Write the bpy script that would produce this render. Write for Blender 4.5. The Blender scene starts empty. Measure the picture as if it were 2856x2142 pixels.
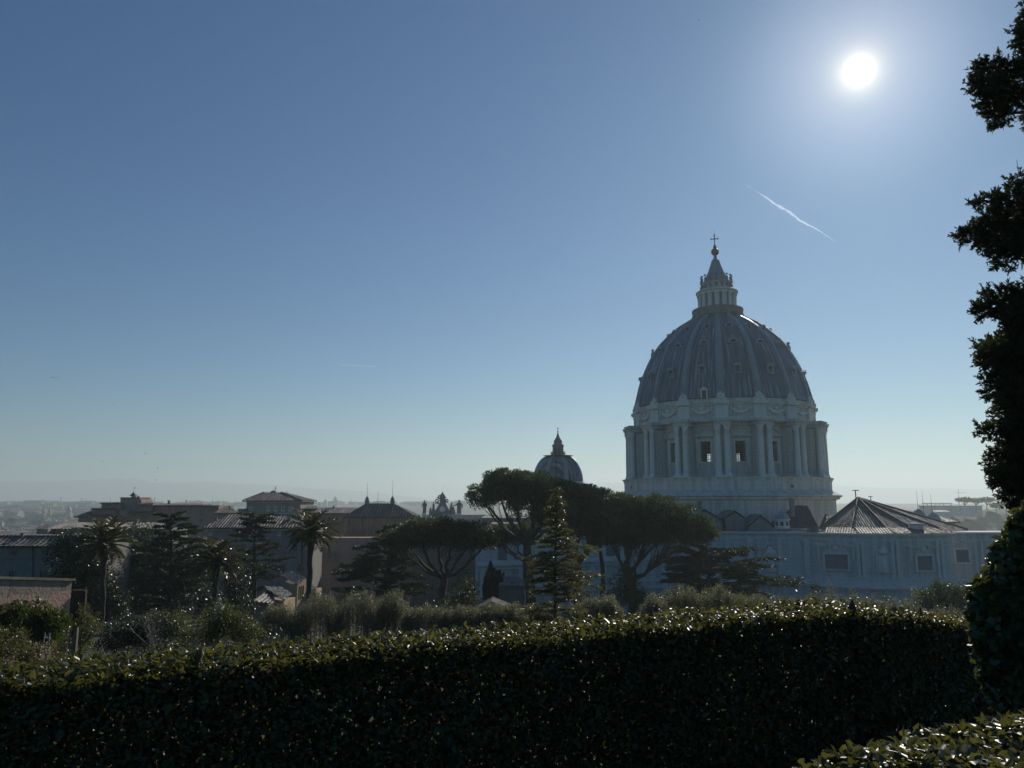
import bpy, math, random
import numpy as np
from mathutils import Vector, Matrix

R = math.radians
sc = bpy.context.scene
col = sc.collection

# ---------------------------------------------------------------- camera
F, CX, CY, TH, EYE = 2141.0, 1428.0, 1071.0, R(8.74), 60.0
cam_d = bpy.data.cameras.new("camera")
cam = bpy.data.objects.new("camera", cam_d)
col.objects.link(cam)
cam_d.sensor_fit = 'HORIZONTAL'
cam_d.angle = 2 * math.atan(CX / F)
cam_d.clip_start, cam_d.clip_end = 0.1, 60000
cam.location = (0, 0, EYE)
cam.rotation_euler = (R(90) + TH, 0, 0)
sc.camera = cam

# ---------------------------------------------------------------- sun, sky, exposure
SUN_AZ, SUN_EL = R(26.0), R(28.3)
SUNV = Vector((math.sin(SUN_AZ) * math.cos(SUN_EL), math.cos(SUN_AZ) * math.cos(SUN_EL), math.sin(SUN_EL)))
sd = bpy.data.lights.new("sun", 'SUN')
sun = bpy.data.objects.new("sun", sd)
col.objects.link(sun)
sd.energy, sd.angle, sd.color = 3.6, R(0.53), (1.0, 0.93, 0.82)
sun.rotation_euler = SUNV.to_track_quat('Z', 'Y').to_euler()

world = bpy.data.worlds.new("World")
sc.world = world
world.use_nodes = True
wn, wl = world.node_tree.nodes, world.node_tree.links
wn.clear()
sky = wn.new("ShaderNodeTexSky")
sky.sky_type = 'NISHITA'
sky.sun_disc = False
sky.sun_elevation, sky.sun_rotation = SUN_EL, SUN_AZ
sky.altitude, sky.air_density, sky.dust_density, sky.ozone_density = 60, 1.0, 0.13, 3.4
bg = wn.new("ShaderNodeBackground")
bg.inputs['Strength'].default_value = 0.049
# the solar aureole: brightness by the angle between the view direction and the sun
tc = wn.new("ShaderNodeTexCoord")
dotn = wn.new("ShaderNodeVectorMath"); dotn.operation = 'DOT_PRODUCT'
dotn.inputs[1].default_value = SUNV
wl.new(tc.outputs['Generated'], dotn.inputs[0])
def wmath(op, a, b=None):
    n = wn.new("ShaderNodeMath"); n.operation = op
    for i, q in enumerate((a, b)):
        if q is None: continue
        if isinstance(q, (int, float)): n.inputs[i].default_value = q
        else: wl.new(q, n.inputs[i])
    return n.outputs[0]
ang = wmath('ARCCOSINE', wmath('MINIMUM', dotn.outputs['Value'], 0.9999999))
def glow(amp, w, p):
    return wmath('MULTIPLY', wmath('EXPONENT', wmath('MULTIPLY', wmath('POWER', wmath('DIVIDE', ang, R(w)), p), -1.0)), amp)
def tinted(val, c):
    n = wn.new("ShaderNodeVectorMath"); n.operation = 'SCALE'
    n.inputs[0].default_value = c
    wl.new(val, n.inputs['Scale'])
    return n.outputs[0]
def vadd(a, b):
    n = wn.new("ShaderNodeVectorMath"); n.operation = 'ADD'
    wl.new(a, n.inputs[0]); wl.new(b, n.inputs[1])
    return n.outputs[0]
hs = wn.new("ShaderNodeHueSaturation")
hs.inputs['Saturation'].default_value = 1.24
wl.new(sky.outputs[0], hs.inputs['Color'])
tn = wn.new("ShaderNodeVectorMath"); tn.operation = 'MULTIPLY'
tn.inputs[1].default_value = (0.70, 1.0, 1.13)
wl.new(hs.outputs[0], tn.inputs[0])
tot = tn.outputs[0]
for amp, w, p, c in ((62.0, 0.50, 0.95, (1, .84, .48)), (7.0, 2.6, 1.2, (1, .86, .58)), (4.4, 6.6, 2.6, (.86, .88, .97)), (0.8, 13.0, 2.0, (.52, .76, 1.0))):
    tot = vadd(tot, tinted(glow(amp, w, p), c))
wl.new(tot, bg.inputs['Color'])
wo = wn.new("ShaderNodeOutputWorld")
wl.new(bg.outputs[0], wo.inputs['Surface'])

sc.view_settings.view_transform = 'Standard'
sc.view_settings.look = 'None'
sc.view_settings.exposure = 0.0
sc.view_settings.gamma = 1.0
sc.view_settings.use_curve_mapping = False
cy = sc.cycles
cy.max_bounces, cy.diffuse_bounces, cy.glossy_bounces, cy.transmission_bounces = 5, 2, 2, 3
cy.transparent_max_bounces, cy.volume_bounces = 24, 1
cy.use_denoising = True
cy.sample_clamp_indirect = 4.0
cy.caustics_reflective = cy.caustics_refractive = False

# ---------------------------------------------------------------- pixel rays, meshes, tags
ct, st = math.cos(TH), math.sin(TH)
def at(px, py, Y):
    """the point at forward distance Y seen at photograph pixel (px, py)"""
    u, v = (px - CX) / F, (CY - py) / F
    k = Y / (ct - v * st)
    return Vector((u * k, Y, EYE + (st + v * ct) * k))
def zat(py, Y, px=CX): return at(px, py, Y).z
def xat(px, py, Y): return at(px, py, Y).x
def mpp(Y): return Y / F
PROF = [(-500, 58.3), (0, 58.3), (8, 58.2), (14, 56.5), (22, 54.8), (35, 52.6), (50, 50.6), (75, 48), (110, 44.5), (150, 38), (190, 25), (240, 14),
        (400, 8), (900, 2), (1400, 0), (2500, 14), (4200, 50), (5500, 10), (99999, 5)]
def T(y):
    for (y0, z0), (y1, z1) in zip(PROF, PROF[1:]):
        if y <= y1: return z0 + (z1 - z0) * (y - y0) / (y1 - y0)
    return 20

def tag(o, label=None, cat=None, group=None, kind=None):
    if label:
        o['label'] = label; o['kind'] = 'thing'
    if cat: o['category'] = cat
    if group: o['group'] = group
    if kind: o['kind'] = kind
    return o
def empty(name, loc, label=None, cat=None, group=None):
    o = bpy.data.objects.new(name, None)
    o.empty_display_size = 0.5
    col.objects.link(o); o.location = loc
    return tag(o, label, cat, group)
def rootloc(p):
    v = Vector((0, 0, 0))
    while p is not None:
        v += p.location; p = p.parent
    return v
def link_mesh(name, me, mat, parent):
    o = bpy.data.objects.new(name, me)
    if mat: me.materials.append(mat)
    col.objects.link(o)
    if parent is not None: o.parent = parent
    return o
def np_mesh(name, V, Q, mat, parent=None, tint=None, smooth=False, nv=4):
    """V (n,3) world points, Q (m,nv) faces of nv corners"""
    V = np.asarray(V, np.float32); Q = np.asarray(Q, np.int32)
    if parent is not None: V = V - np.array(rootloc(parent), np.float32)
    me = bpy.data.meshes.new(name)
    me.vertices.add(len(V)); me.vertices.foreach_set('co', V.ravel())
    me.loops.add(Q.size); me.loops.foreach_set('vertex_index', Q.ravel())
    me.polygons.add(len(Q)); me.polygons.foreach_set('loop_start', np.arange(len(Q), dtype=np.int32) * nv)
    if smooth: me.polygons.foreach_set('use_smooth', np.ones(len(Q), bool))
    if tint is not None:
        a = me.attributes.new('tint', 'FLOAT', 'POINT')
        a.data.foreach_set('value', np.asarray(tint, np.float32))
    me.update()
    return link_mesh(name, me, mat, parent)

class MB:
    def __init__(s): s.v, s.f, s.sm = [], [], []
    def add(s, vs, fs, smooth=False):
        b = len(s.v); s.v += [tuple(q) for q in vs]
        s.f += [tuple(i + b for i in q) for q in fs]; s.sm += [smooth] * len(fs)
        return s
    def box(s, x0, x1, y0, y1, z0, z1):
        return s.add([(x0, y0, z0), (x1, y0, z0), (x1, y1, z0), (x0, y1, z0), (x0, y0, z1), (x1, y0, z1), (x1, y1, z1), (x0, y1, z1)],
                     [(3, 2, 1, 0), (4, 5, 6, 7), (0, 1, 5, 4), (1, 2, 6, 5), (2, 3, 7, 6), (3, 0, 4, 7)])
    def obox(s, c, dx, dy, w, d, h):
        """box: c bottom centre, dx across, dy depth direction"""
        c, dx, dy = Vector(c), Vector(dx).normalized(), Vector(dy).normalized()
        vs = [c + dx * (a * w / 2) + dy * (b * d / 2) + Vector((0, 0, e)) for e in (0, h) for a, b in ((-1, -1), (1, -1), (1, 1), (-1, 1))]
        return s.add(vs, [(3, 2, 1, 0), (4, 5, 6, 7), (0, 1, 5, 4), (1, 2, 6, 5), (2, 3, 7, 6), (3, 0, 4, 7)])
    def poly(s, pts): return s.add(pts, [tuple(range(len(pts)))])
    def prism(s, pts, vec):
        """closed prism: polygon pts swept by vec"""
        n = len(pts); vec = Vector(vec)
        p = [Vector(q) for q in pts]
        return s.add(p + [q + vec for q in p], [tuple(range(n - 1, -1, -1)), tuple(range(n, 2 * n))] + [(i, (i + 1) % n, n + (i + 1) % n, n + i) for i in range(n)])
    def lathe(s, prof, n=32, c=(0, 0, 0), smooth=True, a0=0, a1=2 * math.pi):
        full = abs(a1 - a0 - 2 * math.pi) < 1e-6
        m = n if full else n + 1
        vs = [(c[0] + r * math.cos(a0 + (a1 - a0) * i / n), c[1] + r * math.sin(a0 + (a1 - a0) * i / n), c[2] + z) for r, z in prof for i in range(m)]
        fs = []
        for k in range(len(prof) - 1):
            for i in range(n):
                j = (i + 1) % m
                fs.append((k * m + i, k * m + j, (k + 1) * m + j, (k + 1) * m + i))
        return s.add(vs, fs, smooth)
    def tube(s, path, rad, n=7, smooth=True, cap=False):
        p = [Vector(q) for q in path]; m = len(p)
        if not hasattr(rad, '__len__'): rad = [rad] * m
        vs, up = [], None
        for i in range(m):
            t = (p[min(i + 1, m - 1)] - p[max(i - 1, 0)]).normalized()
            if up is None: up = t.orthogonal().normalized()
            up = (up - t * up.dot(t))
            up = up.normalized() if up.length > 1e-5 else t.orthogonal().normalized()
            w = t.cross(up)
            vs += [p[i] + (up * math.cos(6.28318 * k / n) + w * math.sin(6.28318 * k / n)) * rad[i] for k in range(n)]
        fs = [(i * n + k, i * n + (k + 1) % n, (i + 1) * n + (k + 1) % n, (i + 1) * n + k) for i in range(m - 1) for k in range(n)]
        if cap: fs += [tuple(range(n - 1, -1, -1)), tuple(range((m - 1) * n, m * n))]
        return s.add(vs, fs, smooth)
    def ball(s, c, r, n=12, m=8, sq=(1, 1, 1)):
        vs, fs = [], []
        for j in range(m + 1):
            a = math.pi * j / m
            for i in range(n):
                b = 6.28318 * i / n
                vs.append((c[0] + r * sq[0] * math.sin(a) * math.cos(b), c[1] + r * sq[1] * math.sin(a) * math.sin(b), c[2] + r * sq[2] * math.cos(a)))
        for j in range(m):
            for i in range(n):
                fs.append((j * n + i, (j + 1) * n + i, (j + 1) * n + (i + 1) % n, j * n + (i + 1) % n))
        return s.add(vs, fs, True)
    def sector(s, r0, r1, a0, a1, z0, z1, n=4, pf=None):
        """solid ring sector; pf maps (angle, radius) to (x, y)"""
        vs = []
        for i in range(n + 1):
            a = a0 + (a1 - a0) * i / n
            for r, z in ((r0, z0), (r1, z0), (r1, z1), (r0, z1)):
                x, y = pf(a, r); vs.append((x, y, z))
        fs = [(i * 4 + k, i * 4 + (k + 1) % 4, i * 4 + 4 + (k + 1) % 4, i * 4 + 4 + k) for i in range(n) for k in range(4)]
        fs += [(3, 2, 1, 0), (n * 4, n * 4 + 1, n * 4 + 2, n * 4 + 3)]
        return s.add(vs, fs)
    def build(s, name, mat, parent=None, local=False):
        off = Vector((0, 0, 0)) if (parent is None or local) else rootloc(parent)
        me = bpy.data.meshes.new(name)
        me.from_pydata([(a - off.x, b - off.y, c - off.z) for a, b, c in s.v], [], s.f)
        me.polygons.foreach_set('use_smooth', s.sm)
        me.update()
        return link_mesh(name, me, mat, parent)

def pbox(mb, px0, px1, pyt, pyb, Y, dep, z0=None, z1=None):
    """upright box whose front face at distance Y covers these photograph pixels"""
    pm = (pyt + pyb) / 2
    mb.box(xat(px0, pm, Y), xat(px1, pm, Y), Y, Y + dep, zat(pyb, Y) if z0 is None else z0, zat(pyt, Y) if z1 is None else z1)
    return mb

# ---------------------------------------------------------------- materials
def nm(name):
    m = bpy.data.materials.new(name); m.use_nodes = True
    n, l = m.node_tree.nodes, m.node_tree.links
    n.clear()
    out = n.new("ShaderNodeOutputMaterial")
    return m, n, l, out
def nz(n, l, vec, scale, detail=4, rough=0.6, dist=0):
    t = n.new("ShaderNodeTexNoise")
    t.inputs['Scale'].default_value = scale; t.inputs['Detail'].default_value = detail
    t.inputs['Roughness'].default_value = rough; t.inputs['Distortion'].default_value = dist
    l.new(vec, t.inputs['Vector'])
    return t.outputs['Fac']
def ramp(n, l, fac, stops):
    r = n.new("ShaderNodeValToRGB")
    e = r.color_ramp.elements
    while len(e) < len(stops): e.new(0.5)
    for q, (p, c) in zip(e, stops): q.position = p; q.color = (*c, 1)
    l.new(fac, r.inputs[0])
    return r.outputs[0]
def mapping(n, l, scale=(1, 1, 1), src='Object'):
    t = n.new("ShaderNodeTexCoord"); m = n.new("ShaderNodeMapping")
    m.inputs['Scale'].default_value = scale
    l.new(t.outputs[src], m.inputs['Vector'])
    return m.outputs[0]
def mixc(n, l, fac, a, b, mode='MIX'):
    m = n.new("ShaderNodeMix"); m.data_type = 'RGBA'; m.blend_type = mode
    for k, q in ((0, fac), (6, a), (7, b)):
        if isinstance(q, (int, float)): m.inputs[k].default_value = q
        elif isinstance(q, tuple): m.inputs[k].default_value = (*q, 1)
        else: l.new(q, m.inputs[k])
    return m.outputs[2]
def wall_mat(name, c0, c1, dirt, rough=0.85, s=0.15, streak=0.5, course=0.0, bump=0.15):
    m, n, l, out = nm(name)
    b = n.new("ShaderNodeBsdfPrincipled")
    v = mapping(n, l)
    base = ramp(n, l, nz(n, l, v, s, 6), [(0.3, c0), (0.7, c1)])
    fine = nz(n, l, v, 1.7, 5)
    base = mixc(n, l, 0.35, base, ramp(n, l, fine, [(0.25, tuple(q * .6 for q in c0)), (0.75, tuple(min(1, q * 1.25) for q in c1))]))
    vs = mapping(n, l, (0.9, 0.9, 0.05))
    stn = ramp(n, l, nz(n, l, vs, 1.0, 5, 0.7), [(0.45, (0, 0, 0)), (0.75, (1, 1, 1))])
    mm = n.new("ShaderNodeMath"); mm.operation = 'MULTIPLY'; l.new(stn, mm.inputs[0]); mm.inputs[1].default_value = streak
    base = mixc(n, l, mm.outputs[0], base, dirt)
    if course:
        w = n.new("ShaderNodeTexWave"); w.wave_type = 'BANDS'; w.bands_direction = 'Z'; w.wave_profile = 'SAW'
        w.inputs['Scale'].default_value = course; w.inputs['Distortion'].default_value = 0
        l.new(v, w.inputs['Vector'])
        base = mixc(n, l, ramp(n, l, w.outputs['Fac'], [(0.0, (.5, .5, .5)), (0.12, (0, 0, 0))]), base, dirt)
    l.new(base, b.inputs['Base Color'])
    b.inputs['Roughness'].default_value = rough
    b.inputs['Specular IOR Level'].default_value = 0.25
    bp = n.new("ShaderNodeBump"); bp.inputs['Strength'].default_value = bump; bp.inputs['Distance'].default_value = 0.1
    l.new(fine, bp.inputs['Height']); l.new(bp.outputs[0], b.inputs['Normal'])
    l.new(b.outputs[0], out.inputs[0])
    return m
def plain(name, c, rough=0.6, metal=0.0, spec=0.5, var=0.25, s=3.0):
    m, n, l, out = nm(name)
    b = n.new("ShaderNodeBsdfPrincipled")
    f = nz(n, l, mapping(n, l), s, 5)
    l.new(ramp(n, l, f, [(0.25, tuple(q * (1 - var) for q in c)), (0.75, tuple(min(1, q * (1 + var)) for q in c))]), b.inputs['Base Color'])
    b.inputs['Roughness'].default_value = rough; b.inputs['Metallic'].default_value = metal
    b.inputs['Specular IOR Level'].default_value = spec
    l.new(b.outputs[0], out.inputs[0])
    return m
def tile_mat(name, c0, c1, rough=0.55):
    m, n, l, out = nm(name)
    b = n.new("ShaderNodeBsdfPrincipled")
    v = mapping(n, l)
    base = ramp(n, l, nz(n, l, v, 2.6, 3, 0.8), [(0.3, c0), (0.5, tuple((p + q) / 2 for p, q in zip(c0, c1))), (0.7, c1)])
    base = mixc(n, l, ramp(n, l, nz(n, l, v, 0.25, 5), [(0.45, (0, 0, 0)), (0.65, (.7, .7, .7))]), base, (0.05, 0.05, 0.042))
    l.new(base, b.inputs['Base Color'])
    rr = n.new("ShaderNodeMapRange"); l.new(nz(n, l, v, 5.0, 2), rr.inputs[0])
    rr.inputs[3].default_value = rough - .14; rr.inputs[4].default_value = rough + .3
    l.new(rr.outputs[0], b.inputs['Roughness'])
    bp = n.new("ShaderNodeBump"); bp.inputs['Strength'].default_value = 0.5; bp.inputs['Distance'].default_value = 0.08
    l.new(nz(n, l, v, 3.2, 4), bp.inputs['Height']); l.new(bp.outputs[0], b.inputs['Normal'])
    l.new(b.outputs[0], out.inputs[0])
    return m
def leaf_mat(name, dark, light, transl, tfac=0.35, rough=0.35, spec=0.5):
    m, n, l, out = nm(name)
    b = n.new("ShaderNodeBsdfPrincipled"); t = n.new("ShaderNodeBsdfTranslucent"); mx = n.new("ShaderNodeMixShader")
    a = n.new("ShaderNodeAttribute"); a.attribute_name = 'tint'
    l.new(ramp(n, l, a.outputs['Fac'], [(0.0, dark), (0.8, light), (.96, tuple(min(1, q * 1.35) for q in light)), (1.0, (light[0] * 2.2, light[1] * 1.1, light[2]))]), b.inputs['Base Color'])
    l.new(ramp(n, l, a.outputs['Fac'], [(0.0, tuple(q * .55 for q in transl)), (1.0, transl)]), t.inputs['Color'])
    b.inputs['Roughness'].default_value = rough; b.inputs['Specular IOR Level'].default_value = spec
    mx.inputs[0].default_value = tfac
    l.new(b.outputs[0], mx.inputs[1]); l.new(t.outputs[0], mx.inputs[2]); l.new(mx.outputs[0], out.inputs[0])
    return m
def lead_mat():
    m, n, l, out = nm("dome_lead")
    b = n.new("ShaderNodeBsdfPrincipled")
    tcn = n.new("ShaderNodeTexCoord"); sx = n.new("ShaderNodeSeparateXYZ"); l.new(tcn.outputs['Object'], sx.inputs[0])
    at2 = n.new("ShaderNodeMath"); at2.operation = 'ARCTAN2'; l.new(sx.outputs[0], at2.inputs[0]); l.new(sx.outputs[1], at2.inputs[1])
    cb = n.new("ShaderNodeCombineXYZ"); l.new(at2.outputs[0], cb.inputs[0]); l.new(sx.outputs[2], cb.inputs[1])
    mp = n.new("ShaderNodeMapping"); mp.inputs['Scale'].default_value = (46, 0.075, 1); l.new(cb.outputs[0], mp.inputs[0])
    f = nz(n, l, mp.outputs[0], 1.0, 5, 0.72)
    base = ramp(n, l, f, [(0.3, (0.04, 0.055, 0.075)), (0.48, (0.10, 0.13, 0.165)), (0.57, (0.26, 0.31, 0.35)), (0.7, (0.70, 0.75, 0.80))])
    blot = nz(n, l, mapping(n, l), 0.16, 5)
    base = mixc(n, l, ramp(n, l, blot, [(0.4, (0, 0, 0)), (0.7, (.7, .7, .7))]), base, (0.095, 0.125, 0.14))
    l.new(base, b.inputs['Base Color'])
    b.inputs['Roughness'].default_value = 0.5; b.inputs['Specular IOR Level'].default_value = 0.5
    bp = n.new("ShaderNodeBump"); bp.inputs['Strength'].default_value = 0.4; bp.inputs['Distance'].default_value = 0.15
    l.new(f, bp.inputs['Height']); l.new(bp.outputs[0], b.inputs['Normal'])
    l.new(b.outputs[0], out.inputs[0])
    return m

M = {}
M['stone'] = wall_mat("travertine", (.66, .625, .57), (.76, .725, .67), (.33, .315, .29), s=0.12, streak=.85, course=.35)
M['stone_trim'] = wall_mat("travertine_trim", (.74, .705, .65), (.82, .785, .73), (.47, .45, .42), s=0.3, streak=.4)
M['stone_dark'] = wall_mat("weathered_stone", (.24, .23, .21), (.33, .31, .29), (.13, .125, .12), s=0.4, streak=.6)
M['lead'] = lead_mat()
M['rib'] = wall_mat("rib_lead", (.28, .31, .335), (.39, .42, .445), (.15, .175, .2), s=.3, streak=.7, rough=.5)
M['bronze'] = plain("gilt_bronze", (.20, .14, .07), .4, .5)
M['iron'] = plain("dark_iron", (.05, .05, .055), .55, .4)
M['glass'] = plain("window_glass", (.03, .04, .05), .12, 0, .6, .3, .5)
M['recess_shade'] = wall_mat("shaded_infill", (.19, .2, .21), (.25, .26, .27), (.14, .14, .14), s=.3)  # panes lie flush; the shade of a deep opening is put into this colour
M['shutter'] = plain("wooden_shutter", (.10, .09, .075), .7)
M['pink'] = wall_mat("pink_stucco", (.36, .23, .18), (.46, .31, .25), (.2, .15, .13), streak=.55)
M['ochre'] = wall_mat("ochre_stucco", (.42, .30, .18), (.55, .42, .27), (.24, .19, .14), streak=.4)
M['brownwall'] = wall_mat("brown_brick_wall", (.22, .16, .125), (.31, .23, .18), (.12, .1, .09), streak=.5, course=1.2)
M['greywall'] = wall_mat("grey_brick_wall", (.25, .235, .21), (.34, .32, .28), (.14, .135, .125), streak=.5, course=1.6)
M['plaster'] = wall_mat("weathered_plaster", (.2, .17, .145), (.33, .28, .23), (.1, .09, .08), s=.6, streak=.75, bump=.5)
M['tile'] = tile_mat("roof_tiles", (.12, .105, .095), (.29, .25, .215))
M['tile_dark'] = tile_mat("old_roof_tiles", (.085, .075, .07), (.16, .135, .115))
M['roof_plain'] = tile_mat("plain_old_roof", (.07, .07, .06), (.12, .115, .1), .8)
M['tile_pale'] = tile_mat("pale_roof_tiles", (.30, .24, .2), (.48, .42, .35), .6)
M['bark'] = wall_mat("bark", (.055, .043, .034), (.11, .085, .065), (.03, .025, .02), s=1.2, streak=.7, bump=.8)
M['pinebark'] = wall_mat("pine_bark", (.085, .058, .042), (.16, .11, .08), (.04, .03, .025), s=1.2, streak=.7, bump=.8)
M['white'] = plain("white_paint", (.42, .42, .40), .6)
M['birdgrey'] = plain("dark_feathers", (.1, .1, .1), .8)
M['jet'] = plain("aircraft_paint", (.10, .13, .17), .7)
M['hedge'] = leaf_mat("hedge_leaf", (.014, .026, .008), (.055, .070, .018), (.30, .285, .06), .27, .40, .45)
M['ivy'] = leaf_mat("ivy_leaf", (.018, .035, .014), (.065, .095, .03), (.25, .27, .05), .22, .36, .5)
M['cypress'] = leaf_mat("cypress_spray", (.024, .03, .015), (.055, .065, .026), (.13, .14, .04), .28, .55, .3)
M['pine'] = leaf_mat("pine_needles", (.028, .045, .02), (.075, .11, .035), (.15, .20, .055), .25, .5, .35)
M['cedar'] = leaf_mat("cedar_needles", (.025, .042, .026), (.06, .085, .045), (.08, .11, .04), .2, .5, .35)
M['deodar'] = leaf_mat("deodar_needles", (.03, .045, .02), (.12, .14, .05), (.32, .32, .08), .34, .32, .7)
M['glossy'] = leaf_mat("magnolia_leaf", (.015, .03, .013), (.045, .07, .03), (.10, .13, .03), .12, .36, .6)
M['shrub'] = leaf_mat("shrub_leaf", (.03, .045, .018), (.085, .105, .035), (.26, .28, .06), .3, .42, .45)
M['laurel'] = leaf_mat("laurel_leaf", (.02, .04, .013), (.06, .10, .025), (.17, .24, .03), .28, .36, .45)
M['grey_shrub'] = leaf_mat("grey_shrub_leaf", (.08, .092, .052), (.175, .185, .115), (.35, .35, .19), .38, .45, .45)
M['palm'] = leaf_mat("palm_frond", (.02, .034, .014), (.07, .085, .028), (.2, .18, .05), .25, .34, .4)
M['dry'] = plain("bare_twig", (.17, .15, .13), .6)
# ---------------------------------------------------------------- ground, hills, haze
def ground_mat():
    m, n, l, out = nm("ground")
    b = n.new("ShaderNodeBsdfPrincipled")
    v = mapping(n, l)
    c = ramp(n, l, nz(n, l, v, .08, 8, .7), [(.3, (.018, .024, .010)), (.55, (.035, .042, .016)), (.75, (.06, .052, .035))])
    l.new(c, b.inputs['Base Color']); b.inputs['Roughness'].default_value = .95
    l.new(b.outputs[0], out.inputs[0]); return m
def hill_mat():
    m, n, l, out = nm("hill_slopes")
    b = n.new("ShaderNodeBsdfPrincipled")
    c = ramp(n, l, nz(n, l, mapping(n, l), .02, 8, .7), [(.3, (.03, .045, .025)), (.6, (.07, .075, .04)), (.75, (.16, .14, .11))])
    l.new(c, b.inputs['Base Color']); b.inputs['Roughness'].default_value = .95
    l.new(b.outputs[0], out.inputs[0]); return m
ys = [-60, -20, 0, 4, 8, 11, 14, 18, 22, 28, 35, 42, 50, 60, 75, 90, 110, 130, 150, 170, 190, 215, 240, 320, 400, 600, 900, 1400, 1900, 2500, 3200, 3800, 4200, 4700, 5500, 7000, 10000, 15000]
xs = [-1, -.8, -.6, -.45, -.3, -.2, -.12, -.06, 0, .06, .12, .2, .3, .45, .6, .8, 1]
rg = random.Random(4)
V = [(x * max(120, abs(y) * 1.0) if y < 11000 else x * 11000, y, T(y) + (rg.uniform(-.15, .15) if 10 < y < 100 else 0) + (rg.uniform(-4, 4) if y > 2000 else 0)) for y in ys for x in xs]
nxs = len(xs)
Q = [(j * nxs + i, j * nxs + i + 1, (j + 1) * nxs + i + 1, (j + 1) * nxs + i) for j in range(len(ys) - 1) for i in range(nxs - 1)]
tag(np_mesh("ground", V, Q, ground_mat(), smooth=True), kind='structure')

def hill(name, outline, Y, depth, mat, seed):
    """a ridge whose skyline follows outline (pixel pairs), falling away in front and behind"""
    r = random.Random(seed)
    pts = []
    for (a, b), (c, d) in zip(outline, outline[1:]):
        k = max(2, int(abs(c - a) / 14))
        pts += [(a + (c - a) * i / k, b + (d - b) * i / k + r.uniform(-.8, .8)) for i in range(k)]
    pts.append(outline[-1])
    rows = ((-1.0, 0.0), (-.7, .18), (-.4, .5), (-.15, .85), (0, 1), (.3, .8), (1, 0))
    V, n = [], len(pts)
    for dy, fz in rows:
        for (px, py) in pts:
            p = at(px, py, Y); g = T(Y) - 5
            V.append((p.x, Y + dy * depth + r.uniform(-.04, .04) * depth, g + (p.z - g) * min(1, fz + (r.uniform(-.06, .06) if 0 < fz < 1 else 0))))
    Q = [(j * n + i, j * n + i + 1, (j + 1) * n + i + 1, (j + 1) * n + i) for j in range(len(rows) - 1) for i in range(n - 1)]
    return tag(np_mesh(name, V, Q, mat, smooth=True), kind='structure')
HM = hill_mat()
hill("hills", [(-500, 1352), (0, 1343), (120, 1342), (200, 1340), (300, 1337), (370, 1335), (400, 1338), (425, 1346), (520, 1346), (580, 1343), (640, 1348), (760, 1352), (850, 1361), (1000, 1369), (1200, 1392), (1500, 1398)], 13000, 1300, HM, 1)
hill("hills", [(1300, 1396), (1500, 1372), (1640, 1352), (1690, 1345), (1760, 1349), (1950, 1356), (2150, 1352), (2310, 1353), (2420, 1359), (2600, 1362), (2900, 1366), (3300, 1372)], 13400, 1300, HM, 2)
hill("hill", [(2150, 1475), (2300, 1445), (2380, 1432), (2480, 1428), (2540, 1424), (2600, 1423), (2700, 1421), (2800, 1420), (2900, 1416), (3200, 1412)], 1150, 260, HM, 3)

hz = MB().box(-12000, 12000, -150, 15600, -8, 490)
m, n, l, out = nm("haze")
pv = n.new("ShaderNodeVolumePrincipled")
pv.inputs['Color'].default_value = (.80, .905, .915, 1)
pv.inputs['Density'].default_value = 0.00018
pv.inputs['Anisotropy'].default_value = 0.40
l.new(pv.outputs[0], out.inputs['Volume'])
tag(hz.build("haze", m), kind='stuff')
# ---------------------------------------------------------------- the domed basilica
YB = 230.0
KB = .2748
XB = KB * YB
DB = math.hypot(XB, YB)
TOC = Vector((-XB, -YB, 0)).normalized()
RGT = Vector((-TOC.y, TOC.x, 0))
if RGT.x < 0: RGT = -RGT
AC = math.atan2(TOC.y, TOC.x)          # angle of the direction towards the viewpoint
def zb(py):
    v = (CY - py) / F
    return EYE + YB * (st + v * ct) / (ct - v * st)
def rb(hw, py):
    v = (CY - py) / F
    return DB * math.sin(hw / F / (ct - v * st) / (1 + KB * KB))
BZ = 13.0
bas = empty("domed_basilica", (XB, YB, BZ), "pale stone basilica with a huge ribbed lead dome over the pines", "basilica")
PHI0 = R(-0.15)
NB = 16
STEP = 2 * math.pi / NB
def pol(phi, r, c=(XB, YB)):
    """phi 0 points at the viewpoint, positive to the right of it"""
    d = TOC * math.cos(phi) + RGT * math.sin(phi)
    return (c[0] + d.x * r, c[1] + d.y * r)
def turn(o, k, step=STEP):
    """copy of a sub-part turned about the dome's axis"""
    c = o.copy(); col.objects.link(c); c.parent = o.parent
    c.rotation_euler = (0, 0, o.rotation_euler.z + k * step)
    return c
def frame(phi, r):
    x, y = pol(phi, r)
    d = TOC * math.cos(phi) + RGT * math.sin(phi)       # outwards
    return Vector((x, y, 0)), d, Vector((-d.y, d.x, 0)) # origin, outward, tangent
CB = (XB, YB, 0)
def ring(mb, prof, n=128, smooth=True): return mb.lathe(prof, n, CB, smooth)

# heights
zpl0, zpl1 = zb(1373), zb(1338)      # plinth
zsh, zcap, zent = zb(1221), zb(1211), zb(1194)
zat1, zcor = zb(1155), zb(1140)
r_pl, r_col, r_ent, r_wall = rb(288, 1350), rb(281, 1290), rb(287, 1200), 23.2
r_att, r_acor = rb(246.4, 1170), rb(252.5, 1152)

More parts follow.
